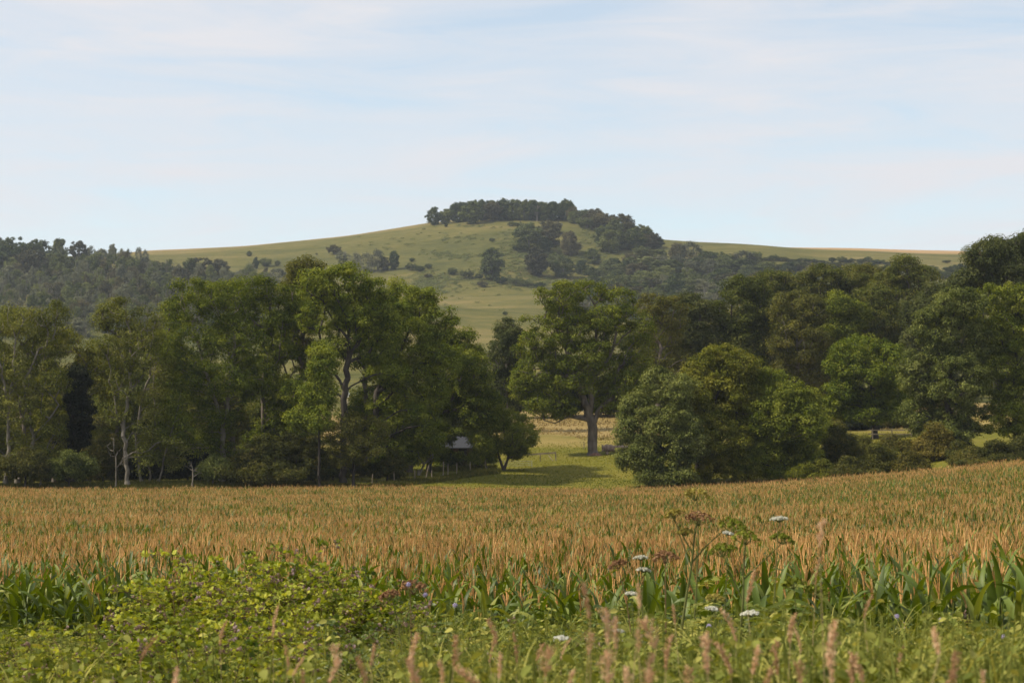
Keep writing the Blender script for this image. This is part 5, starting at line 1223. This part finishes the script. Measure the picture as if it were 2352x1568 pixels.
for px, Y, top, pi, lb in BR:
    Y *= 2.55
    b = base_at(px, Y); zt = pt(px, top, Y)[2]
    st, lv, fl = bproto[pi]
    e = empty("bramble_bush", lb, "bramble", b, gen.random() * 6.28, GBR)
    Hn = 1.26 if pi < 4 else 1.12
    s_ = max(.5, (zt - b[2]) / Hn); e.scale = (.80, .80, s_)
    obj("canes", st, e); obj("leaves", lv, e); obj("flower_buds", fl, e)

# herb undergrowth: one object of stuff
hsrc = bpy.data.collections.new("herb_plants")
def herb(seed, kind):
    gen = np.random.default_rng(seed); mb = MB()
    H = 1.0
    for k in range(5):
        a_ = gen.random() * 6.28; tx, ty = math.cos(a_) * .16 * gen.random(), math.sin(a_) * .16 * gen.random()
        s = np.linspace(0, 1, 7); h = H * (.75 + .3 * gen.random())
        P = np.stack([tx * s ** 1.5 + gen.normal() * .05, ty * s ** 1.5 + gen.normal() * .05, h * s], 1)
        poly_tube(mb, P, .0025, 4, 0, .45, False)
        if kind == 0:       # nettle-like: paired leaves
            for z_ in np.arange(.35, 1.0, .075):
                q = np.array([np.interp(z_, s, P[:, 0]), np.interp(z_, s, P[:, 1]), h * z_]); a0 = gen.random() * 3.14
                for a1 in (a0, a0 + math.pi):
                    ax = np.array([math.cos(a1), math.sin(a1), .15 - .9 * gen.random()]); sz = .060 * (1.15 - .6 * z_) * (.7 + .6 * gen.random()) + .014
                    leaflet(mb, q + ax * .012, ax, np.array([0, 0, .8]) + gen.normal(size=3) * .7, sz, sz * .6, float(np.clip(.45 + .2 * gen.normal(), 0, 1)))
        elif kind == 1:     # cleavers: whorls of narrow leaves
            for z_ in np.arange(.3, 1.0, .05):
                q = np.array([np.interp(z_, s, P[:, 0]), np.interp(z_, s, P[:, 1]), h * z_]); m_ = 6
                a1 = np.arange(m_) * 6.28 / m_ + gen.random(); d = np.stack([np.cos(a1), np.sin(a1), np.full(m_, .25)], 1)
                kites(mb, q + d * .018, np.tile([0, 0, 1.0], (m_, 1)) + gen.normal(size=(m_, 3)) * .3, .036, .28, 0, np.clip(.62 + .2 * gen.normal(size=m_), 0, 1), d, gen)
        else:               # grass tuft
            for q in range(5):
                blade(mb, np.array([gen.normal() * .05, gen.normal() * .05, .1]), gen.random() * 6.28, 1.35 + gen.normal() * .1, .9 + .3 * gen.random(), .013, 1.2 + gen.random(), gen, 7, 2, 0, float(np.clip(.6 + .2 * gen.normal(), 0, 1)))
    return mb.mesh("herb", [HERB])
for i in range(9):
    o = bpy.data.objects.new("herb_%02d" % i, herb(3000 + i, (0, 1, 0, 2, 0, 1, 0, 2, 0)[i])); hsrc.objects.link(o)
gen = np.random.default_rng(66)
n = 6500
Yy = 8.0 + 20 * gen.random(n) ** 1.25; px_ = gen.uniform(-150, 2500, n)
wgt = np.where(px_ > 900, .75, .16); keep = gen.random(n) < wgt; Yy, px_ = Yy[keep], px_[keep]
x = (px_ - CX) / F * Yy; kk = Yy < edge_y(x) - .9; x, Yy, px_ = x[kk], Yy[kk], px_[kk]; z = gz(x, Yy)
topy = np.interp(Yy, [8, 11, 14, 18, 26], [1540, 1488, 1438, 1420, 1405]) + 16 * vnoise(x * 2.2, Yy * 2, 71) + 22 * vnoise(x * .8, Yy * .7, 72) - np.interp(px_, [900, 1100, 2352], [0, 6, 14]) + np.interp(px_, [0, 850, 1100, 2352], [25, 20, 0, 0])
zt = np.array([pt(a_, b_, c_)[2] for a_, b_, c_ in zip(px_, topy, Yy)])
scl = np.clip(zt - z, .3, 1.9) * (.62 + .5 * gen.random(len(z)) ** 1.5)
m_ = len(x)
scatter("undergrowth", np.stack([x, Yy, z], 1), np.stack([gen.normal(size=m_) * .07, gen.normal(size=m_) * .07, gen.random(m_) * 6.28], 1), np.stack([1.25 * np.ones(m_), 1.25 * np.ones(m_), scl], 1), gen.integers(0, 9, m_), hsrc, "tangled green herbs and grasses growing on the verge")

# dry grass with seed heads
def grass_head(seed, fat, L_):
    gen = np.random.default_rng(seed); mb = MB()
    bend = gen.normal(size=2) * .22
    def axis(s): return np.stack([bend[0] * L_ * s ** 2, bend[1] * L_ * s ** 2, s * L_], -1)
    nb = 22
    for k in range(nb):
        s0 = k / nb * .92; a_ = k * 2.4 + gen.normal() * .5
        Lb = fat * (2.2 * math.sin(min(1, s0 * .9 + .12) * math.pi) ** .7 + .25) * (.6 + .7 * gen.random())
        d = np.array([math.cos(a_), math.sin(a_), 1.3 + .5 * gen.random()]); d /= np.linalg.norm(d)
        p0 = axis(np.array(s0)); p1 = p0 + d * Lb * 1.5
        tubes(mb, [p0], [p1], .0006, .0004, 3, 0, .4)
        m = 10; f = gen.random(m)[:, None]
        pos = p0 + (p1 - p0) * (.15 + .95 * f) + gen.normal(size=(m, 3)) * .0022
        kites(mb, pos, gen.normal(size=(m, 3)), .012 * (.6 + .7 * gen.random(m)), .34, 0, np.clip(.5 + .25 * gen.normal(size=m), 0, 1), np.tile(d, (m, 1)) + .35 * gen.normal(size=(m, 3)), gen)
    t = axis(np.linspace(0, 1, 7)); poly_tube(mb, t, np.linspace(.0016, .0007, 7), 4, 0, .4, False)
    return mb.mesh("seed_head", [DRYG])
heads = {"fat": [grass_head(40 + i, .0062, .115) for i in range(4)], "slim": [grass_head(60 + i, .005, .15) for i in range(3)], "loose": [grass_head(80 + i, .012, .11) for i in range(3)]}
GG = "dry grass stalks with seed heads on the verge"
GH = [(669, 1497, 3.3, "fat", .02), (655, 1510, 3.6, "slim", -.03), (507, 1446, 4.6, "slim", 0), (746, 1533, 3.1, "fat", .05), (770, 1505, 3.4, "loose", .02), (702, 1553, 3.1, "fat", 0), (312, 1486, 4.2, "slim", -.15), (390, 1560, 3.2, "fat", -.2), (847, 1496, 3.2, "fat", .02), (838, 1545, 3.0, "fat", -.04),
      (934, 1486, 3.6, "fat", -.02), (950, 1533, 3.2, "fat", -.12), (1050, 1500, 3.4, "fat", .3), (1016, 1535, 3.0, "fat", 0), (1137, 1453, 3.9, "fat", -.03), (1154, 1525, 3.2, "fat", .18), (1117, 1486, 4.4, "slim", 0), (1189, 1486, 4.2, "slim", .03), (1221, 1480, 4.2, "slim", 0), (1255, 1515, 2.8, "loose", 0),
      (1355, 1385, 3.0, "fat", .12), (1400, 1448, 3.0, "loose", .1), (1418, 1456, 3.1, "fat", .08), (1473, 1365, 3.3, "fat", .14), (1463, 1463, 3.1, "loose", .02), (1517, 1455, 2.9, "loose", .25), (1396, 1540, 2.8, "loose", .1), (1490, 1535, 3.0, "fat", .1), (1352, 1472, 3.4, "loose", .05), (1881, 1221, 3.2, "fat", .02),
      (1910, 1490, 2.7, "fat", -.12), (1905, 1530, 2.8, "fat", -.05), (2173, 1462, 2.7, "fat", .38), (1622, 1506, 2.8, "fat", -.1), (1846, 1457, 3.8, "slim", .05), (1978, 1382, 4.0, "slim", .28), (1709, 1345, 4.2, "slim", 0), (1817, 1444, 3.4, "fat", -.03), (1734, 1515, 3.3, "fat", .05), (1689, 1515, 3.4, "fat", -.03),
      (1792, 1519, 3.6, "fat", .15), (1987, 1531, 3.1, "fat", .15), (2065, 1515, 4.0, "slim", .02), (2181, 1552, 2.8, "fat", .3), (1954, 1538, 3.2, "fat", .05), (1575, 1555, 3.0, "loose", .1), (1430, 1558, 2.9, "loose", -.1), (1310, 1555, 3.0, "fat", .1), (1090, 1556, 3.0, "fat", -.1), (960, 1562, 2.9, "fat", 0), (2010, 1490, 4.3, "slim", .2), (1545, 1400, 4.4, "slim", .04), (1690, 1440, 4.3, "slim", .02), (1875, 1310, 4.5, "slim", .03), (2260, 1555, 3.0, "fat", .2), (1480, 1560, 2.7, "loose", .05), (1530, 1505, 3.4, "fat", .04), (1740, 1555, 3.0, "fat", 0), (1840, 1550, 2.9, "loose", .1), (1290, 1480, 4.1, "slim", .05), (625, 1430, 4.8, "slim", -.04)]
spec_lab = {(1881, 1221): "pale pink seed head standing alone above all others, against the maize", (2173, 1462): "long reddish seed head slanting strongly right at the right of the verge", (1910, 1490): "thick reddish-brown upright seed head, largest on the verge", (1978, 1382): "slim pale panicle leaning right before the green maize leaves", (847, 1496): "upright pinkish seed head over the dark hollow left of centre",
            (1050, 1500): "seed head tilted right over the dark brambles", (669, 1497): "bright pinkish seed head, leftmost of the near blurred ones", (507, 1446): "thin straw stalk rising out of the yellow-green brambles", (1355, 1385): "soft pink seed head in front of dark maize leaves near the white umbels", (1622, 1506): "long reddish seed head below the hogweed", (312, 1486): "thin bent straw stalk in the left brambles", (625, 1430): "tall orange-brown bare stalk beside the tallest bramble"}
gen = np.random.default_rng(17)
for px, py, Y, kind, tilt in GH:
    Y *= 2.3; tilt = tilt + float(gen.normal()) * .17
    c = pt(px, py, Y); L_ = .105 if kind != "slim" else .15
    hb_ = c - np.array([tilt * L_ * .5, 0, L_ * .5])                  # foot of the head
    zb = float(gz(c[0], Y)); H = hb_[2] - zb
    bx = hb_[0] - tilt * H * .35 + gen.normal() * .03
    root = np.array([bx, Y + gen.normal() * .05, float(gz(bx, Y))])
    e = empty("grass_stalk", spec_lab.get((px, py), "dry tan grass stalk with a blurred seed head in the near verge"), "grass stalk", root, 0, GG)
    rel = hb_ - root
    s = np.linspace(0, 1, 8); mb = MB()
    P = np.stack([rel[0] * s ** 1.7, rel[1] * s, rel[2] * s], 1)
    poly_tube(mb, P, np.linspace(.0022, .0014, 8), 5, 0, float(np.clip(.5 + .2 * gen.normal(), 0, 1)))
    obj("stem", mb.mesh("stem", [STRAW]), e)
    h = obj("seed_head", heads[kind][int(gen.integers(len(heads[kind])))], e, rel)
    h.rotation_euler = (gen.normal() * .12, math.atan(tilt) * 1.3 + gen.normal() * .08, gen.random() * 6.28)
    q = .7 + .55 * gen.random(); h.scale = (q * (.8 + .4 * gen.random()),) * 2 + (q,)

# umbellifers
def umbel(mb_stem, mb_fl, c, up, rad, gen, rays=18, dome=.45, bits=9, bit=.008, depth=None):
    """rays from below c to a shallow dome of umbellets"""
    up = unit(np.asarray(up, float)[None])[0]
    _, a, b = frames(up[None]); a, b = a[0], b[0]
    foot = c - up * rad * (dome + .35)
    for k in range(rays):
        rr = rad * math.sqrt((k + .5) / rays); th = k * 2.4 + gen.normal() * .2
        q = c + (a * math.cos(th) + b * math.sin(th)) * rr - up * dome * rad * (rr / rad) ** 2 + gen.normal(size=3) * rad * .04
        tubes(mb_stem, [foot], [q], .0021, .0015, 3)
        d = unit(gen.normal(size=(bits, 3)) + up * .9)
        pos = q + d * rad * .17
        kites(mb_fl, pos, d + up * .5, bit * (.7 + .6 * gen.random(bits)), .8, 0, np.clip(.5 + .22 * gen.normal(size=bits), 0, 1), r=gen)
    return foot

def umb_plant(label, Y, foot_px, stems, umbels, seed, smat=UMB_STEM, r_=.008, leaves=True):
    """stems: polylines in pixels; umbels: (px, py, radius px, material, tilt)"""
    Y *= 2.1
    gen = np.random.default_rng(seed)
    root = base_at(foot_px, Y)
    e = empty("umbellifer", label, "wild flower", root, 0, "umbel-flowered plants on the verge")
    sm = MB()
    for st in stems:
        P = [pt(q[0], q[1], Y) - root for q in st]
        if st is stems[0]: P = [np.zeros(3)] + P
        P = np.array(P); P[1:, 1] += gen.normal(size=len(P) - 1) * .01
        t0 = np.linspace(0, 1, len(P)); t1 = np.linspace(0, 1, len(P) * 4)
        P2 = np.stack([np.interp(t1, t0, P[:, i]) for i in range(3)], 1)
        P2[1:-1] = (P2[:-2] + P2[1:-1] * 2 + P2[2:]) / 4
        k = r_ * 1.5 if st is stems[0] else r_ * .8
        poly_tube(sm, P2, np.linspace(k, k * .45, len(P2)), 7)
    obj("stem", sm.mesh("stem", [smat]), e)
    for px, py, rp, m, tx in umbels:
        c = pt(px, py, Y) - root; rad = rp * Y / F
        st_, fl_ = MB(), MB()
        white = m is UMB_WHITE
        umbel(st_, fl_, c, (tx, 0.05 * gen.normal(), 1), rad, gen, rays=22 if white else 17, dome=.28 if white else .5, bits=26 if white else 22, bit=.015 if white else .021)
        u = obj("flower_head" if white else "seed_head", fl_.mesh("umbel", [m]), e)
        obj("rays", st_.mesh("rays", [smat]), u)
    if leaves:
        lm = MB()
        for k in range(9):
            z_ = .45 + .4 * gen.random(); a_ = gen.random() * 6.28
            q0 = np.array([0, 0, 1]) * z_ * (pt(stems[0][-1][0], stems[0][-1][1], Y)[2] - root[2]) * .75
            ax = np.array([math.cos(a_), math.sin(a_), .3]); side = np.cross(ax, [0, 0, 1.0])
            for j in range(5):
                f = .07 + .05 * j
                for sg in (-1, 1):
                    leaflet(lm, q0 + ax * f, side * sg + ax * .4, np.array([0, 0, 1.0]) + gen.normal(size=3) * .2, .10 * (1.1 - .12 * j), .055, float(np.clip(.45 + .15 * gen.normal(), 0, 1)))
            tubes(lm, [q0], [q0 + ax * .3], .003, .0015, 4)
        obj("leaf", lm.mesh("leaf", [HERB]), e)
    return e
umb_plant("tall branching hogweed with green and rusty umbels rising far above the maize tassels", 7.2, 1570, [[(1562, 1470), (1575, 1380), (1588, 1300), (1595, 1230), (1602, 1196)], [(1588, 1300), (1565, 1240), (1548, 1185)], [(1592, 1272), (1560, 1215), (1540, 1178)], [(1590, 1290), (1625, 1250), (1665, 1215)]],
          [(1605, 1178, 34, UMB_BROWN, .05), (1545, 1172, 22, UMB_YEL, -.3), (1688, 1196, 36, UMB_GREEN, .3), (1572, 1215, 18, UMB_YEL, -.1)], 1, r_=.009)
umb_plant("hogweed with a drooping pale yellow top umbel, highest of the verge plants", 7.6, 1590, [[(1590, 1480), (1600, 1350), (1604, 1230), (1600, 1140)]], [(1598, 1124, 30, UMB_YEL, .1)], 2, r_=.006)
umb_plant("green hogweed with two bushy green umbels right of the tall branching one", 6.9, 1690, [[(1700, 1460), (1706, 1380), (1708, 1300), (1712, 1245)], [(1706, 1380), (1680, 1320), (1660, 1270)], [(1708, 1330), (1760, 1280), (1798, 1245)]],
          [(1712, 1222, 34, UMB_GREEN, 0), (1655, 1252, 32, UMB_GREEN, -.2), (1800, 1228, 26, UMB_GREEN, .2)], 3)
umb_plant("stalk with a clean white flat umbel held high against the maize", 6.8, 1770, [[(1772, 1440), (1782, 1330), (1788, 1202)]], [(1789, 1188, 18, UMB_WHITE, 0)], 4, r_=.004)
umb_plant("stalk with a small white umbel among the green hogweed heads", 7.0, 1660, [[(1662, 1440), (1668, 1330), (1672, 1232)]], [(1673, 1222, 12, UMB_WHITE, .2)], 5, r_=.0035, leaves=False)
umb_plant("stalk with two white umbels one above the other, left of the hogweed", 7.4, 1470, [[(1478, 1450), (1474, 1380), (1472, 1290)], [(1475, 1370), (1478, 1340), (1480, 1315)]], [(1472, 1277, 16, UMB_WHITE, -.05), (1478, 1305, 15, UMB_WHITE, .1)], 6, r_=.004)
umb_plant("low white umbel below the pair of white umbels", 6.8, 1450, [[(1455, 1450), (1452, 1372)]], [(1450, 1360, 13, UMB_WHITE, 0)], 7, r_=.0035, leaves=False)
umb_plant("large white umbel in front of the dark maize right of the hogweed stems", 6.4, 1715, [[(1716, 1500), (1720, 1420)]], [(1722, 1404, 20, UMB_WHITE, -.15)], 8, r_=.004)
umb_plant("white umbel with loose florets between the hogweed stems", 6.5, 1630, [[(1632, 1500), (1635, 1412)]], [(1635, 1394, 14, UMB_WHITE, .1)], 9, r_=.0035, leaves=False)
umb_plant("white umbel low in the dark brambles right of centre", 6.1, 1285, [[(1288, 1520), (1288, 1475)]], [(1288, 1462, 17, UMB_WHITE, 0)], 10, r_=.0035, leaves=False)
umb_plant("cream umbel beside the green maize leaves right of centre", 6.3, 1420, [[(1418, 1500), (1421, 1460)]], [(1422, 1446, 12, UMB_WHITE, .1)], 11, r_=.003, leaves=False)
umb_plant("dry brown umbel bent over beside the pair of white umbels", 7.2, 1440, [[(1450, 1460), (1438, 1370), (1418, 1300)]], [(1416, 1288, 22, UMB_BROWN, -.3)], 12, UMB_STEM_B, .004, False)
umb_plant("dry rusty umbel with a dark upright stem left of the tall hogweed", 7.1, 1530, [[(1530, 1470), (1528, 1370), (1528, 1285)]], [(1527, 1268, 30, UMB_BROWN, 0)], 13, UMB_STEM_B, .005, False)
umb_plant("fuzzy green umbel group in front of the right maize leaves", 6.6, 1835, [[(1838, 1520), (1832, 1440), (1822, 1345)], [(1832, 1440), (1850, 1390), (1872, 1360)]], [(1820, 1330, 26, UMB_GREEN, -.1), (1878, 1348, 30, UMB_GREEN, .2)], 14, r_=.0045)
umb_plant("yellow-green umbel under the green hogweed", 6.7, 1640, [[(1645, 1500), (1643, 1385)]], [(1642, 1366, 20, UMB_YEL, 0), ], 15, r_=.0035, leaves=False)
umb_plant("dry brown umbel above the lilac flowers left of centre", 7.3, 945, [[(945, 1460), (942, 1360)]], [(952, 1336, 34, UMB_BROWN, .1)], 16, UMB_STEM_B, .004, False)
umb_plant("dry dark umbel left of the lilac flowers on a pale green stem", 6.8, 920, [[(925, 1500), (912, 1420), (900, 1372)]], [(892, 1358, 24, UMB_BROWN, -.2)], 17, UMB_STEM, .005, False)
# lilac thistle-like flowers
for k, (px, py, Y, lb) in enumerate(((938, 1342, 7.0, "lilac flower head, upper left of the three by the dry umbel"), (977, 1366, 6.9, "lilac flower head in the middle of the three by the dry umbel"), (1045, 1390, 6.7, "small lilac flower head right of the dry umbels"), (2060, 1415, 6.8, "round lilac flower head before the tall maize at the right"), (1628, 1438, 6.3, "pale lilac flower head below the hogweed"), (2305, 1462, 6.5, "lilac flower head near the right border"), (2160, 1424, 6.6, "tiny lilac flower head left of the dark bramble at the right"), (1855, 1545, 5.5, "pinkish flower low among the seed heads"))):
    Y *= 2.1; gen = np.random.default_rng(400 + k); root = base_at(px + 8, Y); c = pt(px, py, Y) - root
    e = empty("lilac_flower", lb, "wild flower", root, 0, "lilac flowers on the verge")
    mb = MB(); s = np.linspace(0, 1, 7); poly_tube(mb, np.stack([c[0] * s ** 2, c[1] * s, c[2] * s], 1), .0025, 5); obj("stem", mb.mesh("stem", [UMB_STEM]), e)
    mb = MB(); d = unit(gen.normal(size=(80, 3)) + np.array([0, 0, .8])); kites(mb, c + d * .012, d + gen.normal(size=(80, 3)) * .4, .022, .4, 0, np.clip(.5 + .25 * gen.normal(size=80), 0, 1), d, gen); obj("flower_head", mb.mesh("flower_head", [LILAC]), e)
    mb = MB(); d = unit(gen.normal(size=(40, 3)) - np.array([0, 0, .5])); kites(mb, c - np.array([0, 0, .008]) + d * .006, d, .009, .6, 0, .5, r=gen); obj("calyx", mb.mesh("calyx", [HERB]), e)

# ------------------------------------------------------------------ haze
hz = MB()
zlo = float(GZ.min()) - 1.0; zhi = float(GZ.max()) + 40
xm = float(np.abs(GX).max()) + 20
box(hz, (0, (2640 - 120) / 2, (zlo + zhi) / 2), (2 * xm, 2640 + 120, zhi - zlo))
m, t, b, o_ = base_mat("haze_air")
t.nodes.remove(b)
v = N(t, "ShaderNodeVolumePrincipled"); v.inputs["Color"].default_value = (.80, .89, 1.0, 1); v.inputs["Density"].default_value = 0.000080; v.inputs["Anisotropy"].default_value = 0.2
t.links.new(v.outputs[0], o_.inputs["Volume"])
o = obj("haze", hz.mesh("haze", [m])); o["kind"] = "stuff"; o["label"] = "thin blue summer haze"
print("thin", n_thin, "hill", cnt[0], "field pts", len(PTS))
